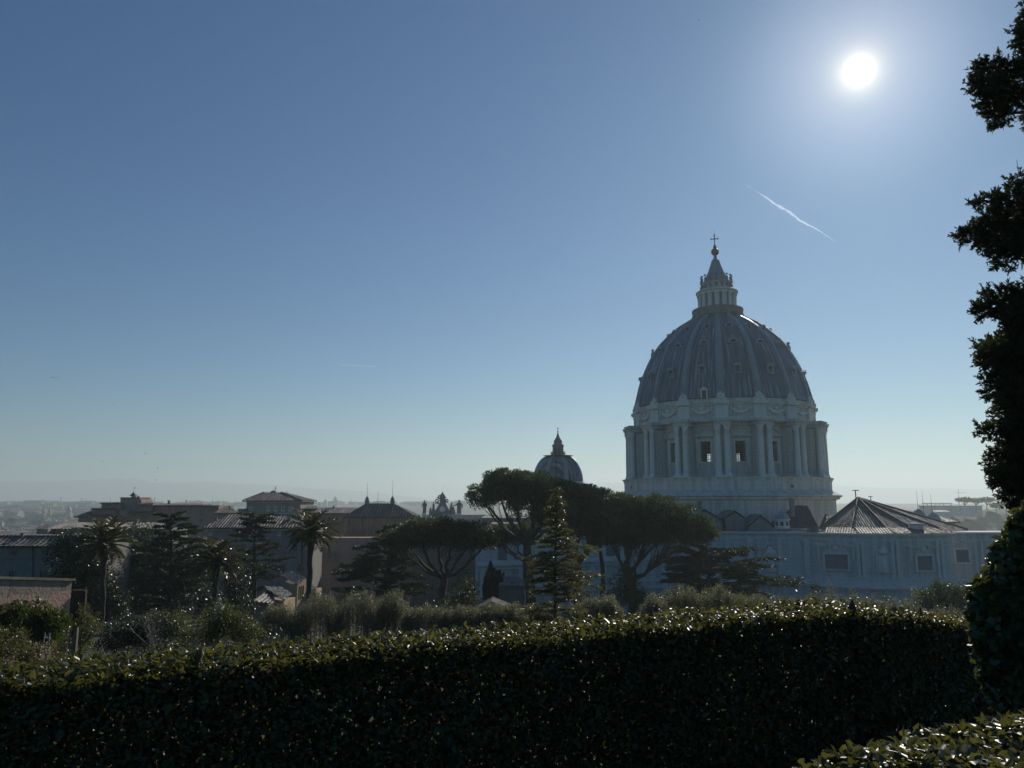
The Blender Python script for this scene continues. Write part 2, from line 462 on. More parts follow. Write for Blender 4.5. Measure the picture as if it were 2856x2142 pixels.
# plinth and the octagonal base under it
mb = MB()
ring(mb, [(r_pl + .1, zpl0 - .2), (r_pl, zpl0), (r_pl, zpl1 - 1.0), (r_pl + .25, zpl1 - .8), (r_pl + .25, zpl1 - .35), (r_pl + .6, zpl1 - .2), (r_pl + .6, zpl1), (20, zpl1 + .05)], 128, False)
plinth = mb.build("plinth", M['stone'], bas)
rb0 = rb(305, 1385)
mb = MB()
ring(mb, [(r_pl, zpl0 + .3), (rb0 + .9, zb(1383)), (rb0 + .9, zb(1385)), (rb0 + .3, zb(1388)), (rb0 + .1, zb(1393)), (rb0 - .5, zb(1394)), (rb0 - .9, zb(1397)), (rb0 - .9, zb(1440)), (rb0 - .9, 20)], 8 * 8, False)
base = mb.build("base", M['stone'], bas)
mb = MB()
for px, py, w, h in ((1768, 1359, 3, 9), (2192, 1361, 8, 8)):
    phi = math.asin(max(-.98, min(.98, (px - 2024) / 292)))
    o, d, t = frame(phi, r_pl - .3)
    MB().obox(o + Vector((0, 0, zb(py) - h * .052)), t, d, w * .107, .8, h * .104).build("vent", M['glass'], plinth)
o, d, t = frame(math.asin((1953 - 2024) / 300) + .02, rb0 - 1.0)
MB().obox(o + Vector((0, 0, zb(1418))), t, d, 1.0, .6, 1.7).build("door", M['shutter'], base)

# drum: wall pierced by sixteen windows
zw0, zw1 = zb(1297.5), zb(1246.5)
half = 1.36 / r_wall
mb = MB()
for k in range(NB):
    b = PHI0 + STEP * (k + .5)
    mb.sector(r_wall - 2.6, r_wall, b - STEP / 2, b - half, zpl1, zent, 4, pol)
    mb.sector(r_wall - 2.6, r_wall, b + half, b + STEP / 2, zpl1, zent, 4, pol)
    mb.sector(r_wall - 2.6, r_wall, b - half, b + half, zpl1, zw0, 2, pol)
    mb.sector(r_wall - 2.6, r_wall, b - half, b + half, zw1, zent, 2, pol)
drum = mb.build("drum", M['stone'], bas)
mb = MB()
ring(mb, [(r_wall - .1, zent - 2.9), (r_wall + .25, zent - 2.85), (r_wall + .25, zent - 1.6), (r_wall + .5, zent - 1.4), (r_wall + .5, zent - .8), (r_att + .9, zent - .45), (r_att + 1.0, zent), (r_wall - 1, zent + .25)], 128, False)
mb.build("cornice", M['stone_trim'], drum)
# window: frame, hood and iron bars, alternating curved and pointed hoods
def drum_window(kind):
    phi = PHI0 + STEP * .5
    o, d, t = frame(phi, r_wall)
    W, H = 2.72, zw1 - zw0
    mb = MB()
    for s in (-1, 1):
        mb.obox(o + t * s * (W / 2 + .3) + d * .1 + Vector((0, 0, zw0 - .1)), t, d, .6, .5, H + .5)
        mb.obox(o + t * s * (W / 2 + .95) + d * .05 + Vector((0, 0, zw0 - 1.6)), t, d, .55, .3, H + 2.7)
    mb.obox(o + d * .12 + Vector((0, 0, zw1 + .02)), t, d, W + 1.25, .52, .6)
    mb.obox(o + d * .12 + Vector((0, 0, zw0 - .45)), t, d, W + 1.1, .5, .42)
    zz = zw1 + 1.35
    mb.obox(o + d * .3 + Vector((0, 0, zz)), t, d, W + 3.3, 1.0, .35)
    h = 1.75
    n = 10
    top = []
    for i in range(n + 1):
        q = -1 + 2 * i / n
        top.append((q * (W + 3.3) / 2, zz + .35 + (h * (1 - q * q) if kind == 'curved' else h * (1 - abs(q)))))
    for (x0, z0), (x1, z1) in zip(top, top[1:]):
        pts = [o + t * x0 + Vector((0, 0, z0 - .02)), o + t * x1 + Vector((0, 0, z1 - .02)), o + t * x1 + Vector((0, 0, z1 + .32)), o + t * x0 + Vector((0, 0, z0 + .32))]
        mb.prism(pts, d * .85)
    pts = [o + t * x + Vector((0, 0, z - .03)) for x, z in top]
    mb.prism([pts[0], pts[-1]] + pts[-2:0:-1], d * .25)
    w = mb.build("window", M['stone_trim'], drum)
    return w
def bars():
    phi = PHI0 + STEP * .5
    o, d, t = frame(phi, r_wall - 1.1)
    W, H = 2.66, zw1 - zw0
    b = MB()
    for i in range(1, 6): b.obox(o + t * (-W / 2 + W * i / 6) + Vector((0, 0, zw0)), t, d, .12, .12, H)
    for i in range(1, 9): b.obox(o - d * .005 + Vector((0, 0, zw0 + H * i / 9 - .05)), t, d, W, .1, .1)
    b.obox(o + Vector((0, 0, zw1 - .75)), t, d, W, .3, .7)
    return b.build("window_bars", M['iron'], drum)
wc, wp, wbr = drum_window('curved'), drum_window('pointed'), bars()
for k in range(1, NB): turn(wbr, k)
wp.rotation_euler.z = STEP
for k in range(2, NB, 2): turn(wc, k)
for k in range(2, NB, 2): turn(wp, k)
# buttress with a pair of columns in front
o, d, t = frame(PHI0, r_wall)
mb = MB()
dd = r_col - r_wall
mb.obox(o + d * (dd * .35) + Vector((0, 0, zpl1)), t, d, 3.0, dd * .7, zcap - zpl1)
mb.obox(o + d * (dd * .5) + Vector((0, 0, zcap + .1)), t, d, 4.3, dd * 1.0 - .1, zent - zcap - .3)
mb.obox(o + d * (dd * .5) + Vector((0, 0, zent - 1.5)), t, d, 4.7, dd * 1.0 + .35, .5)
mb.obox(o + d * (dd * .5) + Vector((0, 0, zent - .75)), t, d, 5.3, dd * 1.0 + .9, .45)
mb.obox(o + d * (dd * .5) + Vector((0, 0, zent - .3)), t, d, 5.7, dd * 1.0 + 1.3, .42)
mb.obox(o + d * (dd * .5) + Vector((0, 0, zpl1)), t, d, 4.9, dd * 1.0 + .3, .5)
but = mb.build("buttress", M['stone'], drum)
mb = MB()
colz = zsh - zpl1
prof = [(1.0, .5), (1.0, .75), (.85, .95), (.95, 1.15), (.8, 1.35)] + [(.8 - .12 * (q / 6) ** 1.6, 1.35 + (colz - 1.6) * q / 6) for q in range(7)] + [(.78, colz - .2), (.70, colz), (.78, colz + .35), (.74, colz + .45), (1.0, colz + .8), (.85, colz + .85), (1.15, colz + 1.15), (1.2, colz + 1.3), (1.2, zcap - zpl1 + .1)]
for s in (-1, 1):
    c = o + d * (dd - .75) + t * s * 1.2 + Vector((0, 0, zpl1))
    q = MB().lathe(prof, 16, c)
    q.obox(c + Vector((0, 0, .01)), t, d, 2.05, 2.05, .5)
    cl = q.build("column", M['stone_trim'], drum)
    for k in range(1, NB): turn(cl, k)
for k in range(1, NB): turn(but, k)

# attic with pilaster strips and garlands
mb = MB()
ring(mb, [(r_att + .4, zent + .1), (r_att + .4, zent + .9), (r_att, zent + 1.1), (r_att, zat1 - .35), (r_att + .3, zat1 - .3), (r_att + .35, zat1), (r_acor, zat1 + .35), (r_acor + .1, zat1 + .75), (r_acor - .9, zat1 + .9), (r_acor - .9, zcor), (r_acor - 1.4, zcor + .2)], 160, False)
attic = mb.build("attic", M['stone'], bas)
o, d, t = frame(PHI0, r_att)
mb = MB()
mb.obox(o + d * .25 + Vector((0, 0, zent + .3)), t, d, 3.6, .75, zat1 - zent - .6)
mb.obox(o + d * .6 + Vector((0, 0, zat1 - .1)), t, d, 4.2, 1.5, .8)
mb.obox(o + d * .1 + Vector((0, 0, zat1 + .75)), t, d, 3.3, 1.2, .9)
pil = mb.build("pilaster", M['stone_trim'], attic)
o, d, t = frame(PHI0 + STEP * .5, r_att)
mb = MB()
zc = (zent + zat1) / 2 + .5
for (aw, ah, rr) in ((2.5, 1.2, .33), (2.0, .75, .22)):
    mb.tube([o + d * .3 + t * (aw * (-1 + 2 * i / 14)) + Vector((0, 0, zc + .35 - ah * (1 - (-1 + 2 * i / 14) ** 2))) for i in range(15)], [rr * (.6 + .8 * (1 - (-1 + 2 * i / 14) ** 2)) for i in range(15)], 6)
for s in (-1, 1):
    mb.ball(o + d * .25 + t * s * 2.55 + Vector((0, 0, zc + .45)), .45, 8, 6)
    mb.tube([o + d * .25 + t * s * 2.65 + Vector((0, 0, zc + .4)), o + d * .25 + t * s * 2.75 + Vector((0, 0, zc - .9))], [.28, .12], 6)
mb.ball(o + d * .25 + Vector((0, 0, zc + .35)), .65, 10, 8)
for s in (-1, 1):
    mb.obox(o + d * .06 + t * s * 3.15 + Vector((0, 0, zent + 1.15)), t, d, .16, .16, zat1 - zent - 1.7)
gar = mb.build("garland", M['stone_trim'], attic)
for k in range(1, NB): turn(pil, k); turn(gar, k)

# the dome shell, its ribs and dormers
hwp = [(1138, 245.5), (1132, 244.7), (1107, 238), (1076.6, 229.7), (1043, 217), (1003, 197), (975, 178), (950.5, 154), (923, 122), (905, 92), (894, 74.4)]
dp = [(rb(h, p), zb(p)) for p, h in hwp]
def dome_at(z):
    for (r0, z0), (r1, z1) in zip(dp, dp[1:]):
        if z <= z1: return r0 + (r1 - r0) * (z - z0) / (z1 - z0)
    return dp[-1][0]
fine = []
zs0, zs1 = dp[0][1], dp[-1][1]
# smooth profile: r as a cubic through the measured points (Catmull-Rom)
def cr(p0, p1, p2, p3, t):
    return tuple(.5 * ((2 * b) + (-a + c) * t + (2 * a - 5 * b + 4 * c - e) * t * t + (-a + 3 * b - 3 * c + e) * t ** 3) for a, b, c, e in zip(p0, p1, p2, p3))
ext = [dp[0]] + dp + [dp[-1]]
for i in range(1, len(ext) - 2):
    for k in range(4): fine.append(cr(ext[i - 1], ext[i], ext[i + 1], ext[i + 2], k / 4))
fine.append(dp[-1])
mb = MB(); ring(mb, fine + [(3, fine[-1][1] + .1)], 160)
dome = mb.build("dome", M['lead'], bas)
def rib_strip(w0, w1, h0, h1, seg=fine):
    o_, d, t = frame(PHI0, 0); ax = Vector((XB, YB, 0))
    mb = MB(); vs = []; n = len(seg)
    for i, (r, z) in enumerate(seg):
        f = i / (n - 1); w = w0 + (w1 - w0) * f; h = h0 + (h1 - h0) * f
        a, b = seg[max(0, i - 1)], seg[min(n - 1, i + 1)]
        tr, tz = b[0] - a[0], b[1] - a[1]; L = math.hypot(tr, tz)
        nr, nzz = tz / L, -tr / L
        for x, hh in ((-w / 2, -.2), (-w / 2, h * .6), (-w * .3, h * .6), (-w * .3, h), (w * .3, h), (w * .3, h * .6), (w / 2, h * .6), (w / 2, -.2)):
            vs.append(ax + d * (r + nr * hh) + t * x + Vector((0, 0, z + nzz * hh)))
    fs = [(i * 8 + k, i * 8 + k + 1, i * 8 + 8 + k + 1, i * 8 + 8 + k) for i in range(n - 1) for k in range(7)] + [tuple(range(8)), tuple(range(8 * n - 8, 8 * n))]
    return mb.add(vs, fs)
rib = rib_strip(2.3, 1.15, .75, .5).build("rib", M['rib'], dome)
for k in range(1, NB): turn(rib, k)
o, d, t = frame(PHI0, dp[0][0] + .3)
mb = MB()   # little heap of mounts at the foot of each rib
for dx, h, r_ in ((-.6, .9, .5), (.6, .9, .5), (0, 1.5, .6)):
    mb.ball(o + t * dx + Vector((0, 0, zcor + .2 + h * .6)), r_, 8, 6, (1, 1, 1.2))
mb.obox(o + Vector((0, 0, zcor - .2)), t, d, 2.2, 1.5, .7)
mt = mb.build("rib_foot", M['stone_trim'], dome)
for k in range(1, NB): turn(mt, k)
def dormer(py, w, h, kind):
    z = zb(py)
    for _ in range(6): r = dome_at(z); z = EYE + (zb(py) - EYE) * (DB - r * .98) / DB
    r += (-.5 if kind == 'hood' else .1 if kind == 'shell' else .35)
    o, d, t = frame(PHI0 + STEP / 2, r)
    up = Vector((0, 0, 1)); mb = MB(); g = MB()
    if kind == 'hood':
        for s in (-1, 1): mb.obox(o + d * .1 + t * s * (w / 2 - .2) + up * (z - h / 2), t, d, .4, 1.8, h)
        mb.obox(o + d * .15 + up * (z - h / 2 - .3), t, d, w + .3, 1.9, .3)
        mb.obox(o + d * .15 + up * (z + h / 2), t, d, w + .5, 2.2, .3)
        mb.prism([o - d * .8 + t * (-(w + .7) / 2) + up * (z + h / 2 + .3), o - d * .8 + t * ((w + .7) / 2) + up * (z + h / 2 + .3), o - d * .8 + up * (z + h / 2 + 1.0)], d * 2.2)
        g.obox(o - d * .2 + up * (z - h / 2 + .02), t, d, w - .8, 1.2, h - .04)
    elif kind == 'shell':
        n = 10
        for rr, dep in ((w / 2, 1.5), (w / 2 - .35, 1.75)):
            ps = [o - d * .9 + t * (rr * math.cos(math.pi * i / n)) + up * (z - .5 + rr * math.sin(math.pi * i / n)) for i in range(n + 1)]
            qs = [o - d * .9 + t * ((rr - .3) * math.cos(math.pi * i / n)) + up * (z - .5 + (rr - .3) * math.sin(math.pi * i / n)) for i in range(n + 1)]
            for i in range(n): mb.prism([ps[i], ps[i + 1], qs[i + 1], qs[i]], d * dep)
        mb.obox(o + up * (z - .8), t, d, w + .6, 1.5, .32)
        mb.ball(o + d * .3 + up * (z - .1 + w / 2), .5, 8, 6)
        g.ball(o + d * .1 + up * (z - .3), .55, 10, 8, (1, 1, .8))
    else:
        n = 16
        for i in range(n):
            a0, a1 = 2 * math.pi * i / n, 2 * math.pi * (i + 1) / n
            mb.prism([o - d * .8 + t * (q * math.cos(a)) + up * (z + q * math.sin(a)) for q, a in ((w / 2, a0), (w / 2, a1), (w / 2 - .35, a1), (w / 2 - .35, a0))], d * 1.3)
        g.ball(o - d * .1 + up * z, w / 2 - .3, 10, 8, (1, 1, 1))
    a = mb.build("dormer", M['rib'], dome)
    b = g.build("dormer_opening", M['glass'], dome)
    for k in range(1, NB): turn(a, k); turn(b, k)
dormer(1031, 2.1, 1.7, 'hood'); dormer(952, 2.9, 1.5, 'shell'); dormer(909, 1.9, 1.5, 'oculus')
# small door low on the dome
o, d, t = frame(PHI0 - STEP * .43, dome_at(zb(1124)) + .2)
mb = MB()
for s in (-1, 1): mb.obox(o + t * s * .75 + Vector((0, 0, zcor)), t, d, .35, 1.2, 2.3)
mb.obox(o + Vector((0, 0, zcor + 2.3)), t, d, 1.9, 1.3, .35)
mb.prism([o - d * .6 + t * -.9 + Vector((0, 0, zcor + 2.65)), o - d * .6 + t * .9 + Vector((0, 0, zcor + 2.65)), o - d * .6 + Vector((0, 0, zcor + 3.2))], d * 1.2)
dr = mb.build("dormer", M['stone_trim'], dome)
MB().obox(o - d * .15 + Vector((0, 0, zcor + .01)), t, d, 1.1, .9, 2.25).build("door", M['shutter'], dome)

# lantern
zg0, zg1 = zb(889), zb(866)
rg = rb(72.7, 872)
mb = MB()
ring(mb, [(rg - 1.2, zg0 - .8), (rg - .2, zg0), (rg + .05, zg0 + .3), (rg + .05, zg0 + .6)], 64, False)
ring(mb, [(rg - .15, zg0 + .6), (rg - .15, zg1 - .5), (rg, zg1 - .4), (rg - .1, zg1), (rg - .35, zg1), (rg - .35, zg0 + .5), (4, zg0 + .5)], 64, False)
lant = empty("lantern", (0, 0, 0)); lant.parent = bas
mb.build("gallery", M['stone_dark'], lant)
zl0, zl1 = zb(866), zb(827)
rl = rb(55, 845)
mb = MB()
hf = .28 / (rl - 1.4)
for k in range(NB):
    b = PHI0 + STEP * (k + .5)
    mb.sector(rl - 2.6, rl - 1.3, b - STEP / 2, b - hf, zl0 - 2.4, zl1, 2, pol)
    mb.sector(rl - 2.6, rl - 1.3, b + hf, b + STEP / 2, zl0 - 2.4, zl1, 2, pol)
    mb.sector(rl - 2.6, rl - 1.3, b - hf, b + hf, zl0 + 1.0, zl1, 1, pol)
ring(mb, [(rl - 1.4, zl1 - .1), (rl + .1, zl1), (rl + .15, zl1 + .6), (rl + .5, zl1 + .9), (rl + .45, zl1 + 1.2), (rl - .6, zl1 + 1.9), (rb(41, 808), zb(809)), (rb(40, 800), zb(800)), (rb(40.5, 795), zb(795)), (rb(44, 793), zb(794)), (rb(44, 792), zb(792)), (rb(31, 788), zb(788))], 64, False)
body = mb.build("lantern_body", M['stone'], lant)
o, d, t = frame(PHI0, rl - .5)
mb = MB()
mb.obox(o - d * .35 + Vector((0, 0, zl0 - .6)), t, d, .8, 1.3, zl1 - zl0 + .6)
mb.obox(o - d * .1 + Vector((0, 0, zl1 - .05)), t, d, 1.6, 1.5, .85)
mb.obox(o - d * .05 + Vector((0, 0, zl1 + .8)), t, d, 1.9, 1.8, .35)
for s in (-1, 1):
    mb.lathe([(.36, 0), (.36, .3), (.3, .45), (.27, zl1 - zl0 - .6), (.36, zl1 - zl0 - .3), (.4, zl1 - zl0)], 8, o + t * s * .42 + d * .15 + Vector((0, 0, zl0 - .2)))
lc = mb.build("column", M['stone_trim'], lant)
for k in range(1, NB): turn(lc, k)
o, d, t = frame(PHI0, rb(42.5, 790))
c = o + Vector((0, 0, zb(792)))
mb = MB().lathe([(.45, 0), (.5, .3), (.2, .5), (.42, .85), (.3, 1.2), (.14, 1.55), (.13, 1.9), (.45, 2.15), (.42, 2.27), (.08, 2.4)], 8, c)
mb.ball(c - Vector((0, 0, .9)), .5, 8, 6, (1, 1, .8)).ball(c - Vector((0, 0, 1.7)) + d * .15, .42, 8, 6)
cd = mb.build("candelabrum", M['stone_dark'], lant)
for k in range(1, NB): turn(cd, k)
spp = [(rb(h, p), zb(p)) for p, h in ((789, 33), (782, 31.5), (772, 27), (760, 21), (748, 16.5), (738, 13), (730, 10.2), (728, 10.8), (726, 10.6), (723.5, 8), (722, 5.6), (714, 4.2))]
mb = MB(); ring(mb, spp, 48)
sp = mb.build("spire", M['rib'], lant)
mb = MB()
for k in range(NB):
    mb.tube([(*pol(PHI0 + k * STEP, r + .05), z) for r, z in spp[:8]], [.16, .16, .14, .12, .1, .09, .08, .08], 5)
mb.build("spire_rib", M['rib'], lant)
MB().ball((XB, YB, zb(702.6)), rb(11.3, 702), 24, 16).tube([(XB, YB, zb(715)), (XB, YB, zb(711))], [.45, .5], 10).build("orb", M['bronze'], lant)
mb = MB().lathe([(.5, 0), (.62, .25), (.3, .5), (.45, .75), (.2, 1.0)], 10, (XB, YB, zb(691.5)))
zc0, zc1, zca = zb(688), zb(654), zb(666.5)
mb.obox((XB, YB, zc0), RGT, TOC, .26, .2, zc1 - zc0)
mb.obox((XB, YB, zca - .13), RGT, TOC, 2.1, .18, .26)
for s in (-1, 1):
    q = Vector((XB, YB, zca)) + RGT * s * 1.02
    mb.obox(q - Vector((0, 0, .33)), RGT, TOC, .16, .22, .66); mb.ball(q + RGT * s * .14, .15, 6, 4)
mb.obox((XB, YB, zc1 - .6), RGT, TOC, .64, .21, .17); mb.ball((XB, YB, zc1 + .02), .16, 6, 4)
mb.tube([(XB, YB, zc1), (XB, YB, zc1 + 1.6)], .03, 4)
mb.build("cross", M['iron'], lant)

# ---- smaller dome beyond the pines
Y2 = 252.0
m2 = at(1557, 1330, Y2).x
def z2(py): return at(1557, py, Y2).z
k2 = mpp(Y2) * 1.0
md = empty("minor_dome", (0, 0, 0)); md.parent = bas
C2 = (m2, Y2, 0)
p2 = [(66 * k2, z2(1343)), (65.5 * k2, z2(1335)), (64 * k2, z2(1323)), (60 * k2, z2(1309)), (53.5 * k2, z2(1295)), (44.5 * k2, z2(1283.5)), (33 * k2, z2(1275.5)), (23 * k2, z2(1272)), (5, z2(1271))]
MB().lathe(p2, 64, C2).build("dome_shell", M['lead'], md)
mb = MB()
for k in range(8):
    a = AC + R(-14) + k * math.pi / 4
    pts = [Vector((m2 + (r + .12) * math.cos(a), Y2 + (r + .12) * math.sin(a), z)) for r, z in p2[:-1]]
    mb.tube(pts, [.75, .75, .72, .68, .62, .55, .45, .4], 6)
mb.build("rib", M['rib'], md)
MB().lathe([(82 * k2, z2(1365)), (80 * k2, z2(1350)), (72 * k2, z2(1349)), (72 * k2, z2(1344.5)), (69 * k2, z2(1343)), (50 * k2, z2(1342.5))], 16, C2, False).box(m2 - 9, m2 + 9, Y2 - 9, Y2 + 9, 20, z2(1365)).build("dome_base", M['stone'], md)
mb = MB()
r2 = 15.2 * k2
mb.lathe([(23 * k2, z2(1273)), (23 * k2, z2(1270)), (19 * k2, z2(1267.5)), (17 * k2, z2(1267)), (3 * k2, z2(1267))], 24, C2, False)
for k in range(8):
    a = k * math.pi / 4 + AC + R(1)
    mb.sector(r2 - .75, r2, a - R(22.5) + R(8.8), a + R(22.5) - R(8.8), z2(1267), z2(1249), 2, lambda q, r: (m2 + r * math.cos(q), Y2 + r * math.sin(q)))
    a += R(22.5)
    c = Vector((m2 + (r2 + 4 * k2) * math.cos(a), Y2 + (r2 + 4 * k2) * math.sin(a), z2(1267)))
    mb.lathe([(.25, 0), (.3, .25), (.08, .5), (.12, .8), (.03, 1.1)], 6, c)
mb.lathe([(r2 - .75, z2(1249)), (r2, z2(1249.02)), (r2, z2(1244.5)), (r2 + .3, z2(1243.5)), (r2 + .25, z2(1242)), (r2 - .2, z2(1240)), (r2 - .4, z2(1236)), (11 * k2, z2(1235.5)), (12.3 * k2, z2(1231.5)), (10.5 * k2, z2(1228)), (7.5 * k2, z2(1224)), (4.5 * k2, z2(1219)), (2.6 * k2, z2(1212)), (1.4 * k2, z2(1208)), (.6 * k2, z2(1206))], 24, C2)
mb.build("lantern_body", M['stone_dark'], md)
mb = MB().ball((m2, Y2, z2(1204)), 2.2 * k2, 10, 8)
mb.tube([(m2, Y2, z2(1203)), (m2, Y2, z2(1191))], .07, 5)
mb.box(m2 - 3.2 * k2, m2 + 3.2 * k2, Y2 - .06, Y2 + .06, z2(1196), z2(1194.8))
mb.build("cross", M['iron'], md)

# ---- great west apse: broad curved wall, facets measured along the picture
AW = [(1700, 200), (1862, 193), (1930, 189), (2060, 186), (2245, 182), (2300, 178.5), (2396, 175), (2498, 173.5), (2600, 174.5), (2645, 176), (2660, 178)]
ZT, ZC1, ZC0 = zat(1488, 175), zat(1615, 175), zat(1640, 175)
AP = [Vector((xat(px, 1550, Y), Y, 0)) for px, Y in AW]
def facet_band(mb, pts, off, z0, z1):
    """a moulding running along the facets, off metres proud of the wall"""
    n = len(pts); q = []
    for i in range(n):
        d = (pts[min(i + 1, n - 1)] - pts[max(i - 1, 0)]).normalized(); nn = Vector((d.y, -d.x, 0))
        q.append(nn)
    vs = []
    for p, nn in zip(pts, q):
        for o_, z in ((-1.2, z0), (off, z0), (off, z1), (-1.2, z1)): vs.append(p + nn * o_ + Vector((0, 0, z)))
    fs = [(i * 4 + k, i * 4 + (k + 1) % 4, i * 4 + 4 + (k + 1) % 4, i * 4 + 4 + k) for i in range(n - 1) for k in range(4)]
    fs += [(3, 2, 1, 0), (4 * n - 4, 4 * n - 3, 4 * n - 2, 4 * n - 1)]
    mb.add(vs, fs)
mb = MB()
facet_band(mb, AP, 0, 10, ZT - .3)
apse = mb.build("apse", M['stone'], bas)
mb = MB()
for o_, a, b in ((.45, ZT - .55, ZT - .3), (.9, ZT - .3, ZT), (.25, ZT - 1.6, ZT - 1.35), (.16, ZT - 2.6, ZT - 2.45)): facet_band(mb, AP, o_, a, b)
for o_, a, b in ((.3, ZC1 - .1, ZC1 + .25), (.15, ZC1 - 1.3, ZC1 - .1), (.7, ZC0 + .3, ZC0 + .6), (1.1, ZC0 - .1, ZC0 + .3), (.35, ZC0 - .5, ZC0 - .1)): facet_band(mb, AP, o_, a, b)
mb.build("cornice", M['stone_trim'], apse)
def on_apse(px):
    for (a, b), (p, q) in zip(zip(AW, AW[1:]), zip(AP, AP[1:])):
        if a[0] <= px <= b[0]:
            f = (px - a[0]) / (b[0] - a[0]); w = p.lerp(q, f)
            d = (q - p).normalized(); return w, d, Vector((d.y, -d.x, 0))
for px, w in ((1790, 10), (2030, 10), (2094, 12), (2177, 10), (2254, 14), (2395, 7), (2406, 7), (2489, 7), (2501, 7), (2612, 7), (2624, 7)):
    p, d, nn = on_apse(px)
    mb = MB().obox(p + nn * .05 + Vector((0, 0, ZC1 + .25)), d, nn, w * .088, 1.0, ZT - ZC1 - 1.7)
    mb.obox(p + nn * .08 + Vector((0, 0, ZC1 + .25)), d, nn, w * .088 + .3, 1.15, .6).obox(p + nn * .08 + Vector((0, 0, ZT - 2.3)), d, nn, w * .088 + .35, 1.2, .55)
    mb.build("pilaster", M['stone_trim'], apse)
def apse_window(px, pw, pyt, pyb, hood=True):
    p, d, nn = on_apse(px); Y = p.y
    w, z0, z1 = pw * mpp(Y), zat(pyb, Y), zat(pyt, Y)
    mb = MB(); up = Vector((0, 0, 1))
    for s in (-1, 1): mb.obox(p + d * s * (w / 2 + .2) + nn * .1 + up * (z0 - .3), d, nn, .42, .9, z1 - z0 + .6)
    mb.obox(p + nn * .1 + up * (z1), d, nn, w, .9, .3).obox(p + nn * .1 + up * (z0 - .3), d, nn, w, .9, .3)
    if hood:
        for s in (-1, 1):
            mb.obox(p + d * s * (w / 2 + 1.3) + nn * .15 + up * (z1 - 1.2), d, nn, .4, .5, 3.0)
            mb.obox(p + d * s * (w / 2 + .75) + nn * .2 + up * (z1 + 1.75), d, nn, 2.2, .8, .3)
        for i in range(8):
            a0, a1 = math.pi * i / 8, math.pi * (i + 1) / 8
            mb.prism([p + d * (q * math.cos(a)) + up * (z1 + 1.6 + q * .8 * math.sin(a)) for q, a in ((1.4, a0), (1.4, a1), (1.1, a1), (1.1, a0))], nn * .6)
        mb.ball(p + nn * .1 + up * (z1 + 1.5), .8, 10, 8, (1, .5, 1))
    mb.build("window", M['stone_trim'], apse)
    MB().obox(p + nn * .02 + up * z0, d, nn, w, .06, z1 - z0).build("window_pane", M['recess_shade'], apse)
apse_window(2333, 58, 1546, 1587); apse_window(2575, 45, 1551, 1591)
apse_window(2150, 26, 1548, 1578); apse_window(1975, 26, 1548, 1578)
for px in (2463, 2155):   # carved niche panels between the pilasters
    p, d, nn = on_apse(px); up = Vector((0, 0, 1)); mb = MB()
    z = zat(1572, p.y)
    mb.obox(p + nn * .1 + up * (z - 2.0), d, nn, 2.2, .3, 4.0)
    for s in (-1, 1): mb.obox(p + nn * .15 + d * s * 1.4 + up * (z - 2.0), d, nn, .35, .4, 4.5)
    mb.ball(p + nn * .25 + up * (z + 2.6), 1.3, 10, 8, (1, .4, .6)).ball(p + nn * .3 + up * (z + 3.2), .55, 8, 6, (1, .6, 1.2))
    mb.tube([p + nn * .25 + up * (z - 1.8), p + nn * .3 + up * (z + .3), p + nn * .3 + up * (z + 1.3)], [.7, .55, .25], 8)
    mb.build("niche", M['stone_trim'], apse)
# recessed straight wall to the right
x0, x1 = xat(2658, 1550, 183), xat(3000, 1550, 183)
wz = zat(1484, 183)
mb = MB().box(x0, x1, 183, 191, 10, wz - .4)
rw = mb.build("side_wall", M['stone'], bas)
mb = MB().box(x0 - .2, x1, 182.3, 191, wz - .4, wz).box(x0, x1, 182.8, 183.5, wz - 2.0, wz - 1.7).box(x0, x1, 182.5, 183.5, zat(1619, 183), zat(1615, 183)).box(x0, x1, 182.2, 183.5, zat(1640, 183), zat(1636, 183))
for px in (2722, 2740): mb.box(xat(px - 3, 1550, 183), xat(px + 3, 1550, 183), 182.75, 183.3, zat(1615, 183), wz - 2.0)
a0, a1, z0, z1 = xat(2665, 1550, 183), xat(2701.5, 1550, 183), zat(1568, 183), zat(1533, 183)
for q in ((a0 - .4, a0, z0 - .4, z1 + .4), (a1, a1 + .4, z0 - .4, z1 + .4), (a0, a1, z1, z1 + .4), (a0, a1, z0 - .4, z0)): mb.box(q[0], q[1], 182.7, 183.3, q[2], q[3])
for q in ((a0 - 1.3, a0 + .9, 1.6), (a1 - .9, a1 + 1.3, 1.6), (a0 + .9, a1 - .9, 2.1)): mb.box(q[0], q[1], 182.4, 183.3, z1 + q[2], z1 + q[2] + .3)
mb.build("cornice", M['stone_trim'], rw)
MB().box(a0, a1, 182.97, 183.1, z0, z1).build("window_pane", M['recess_shade'], rw)

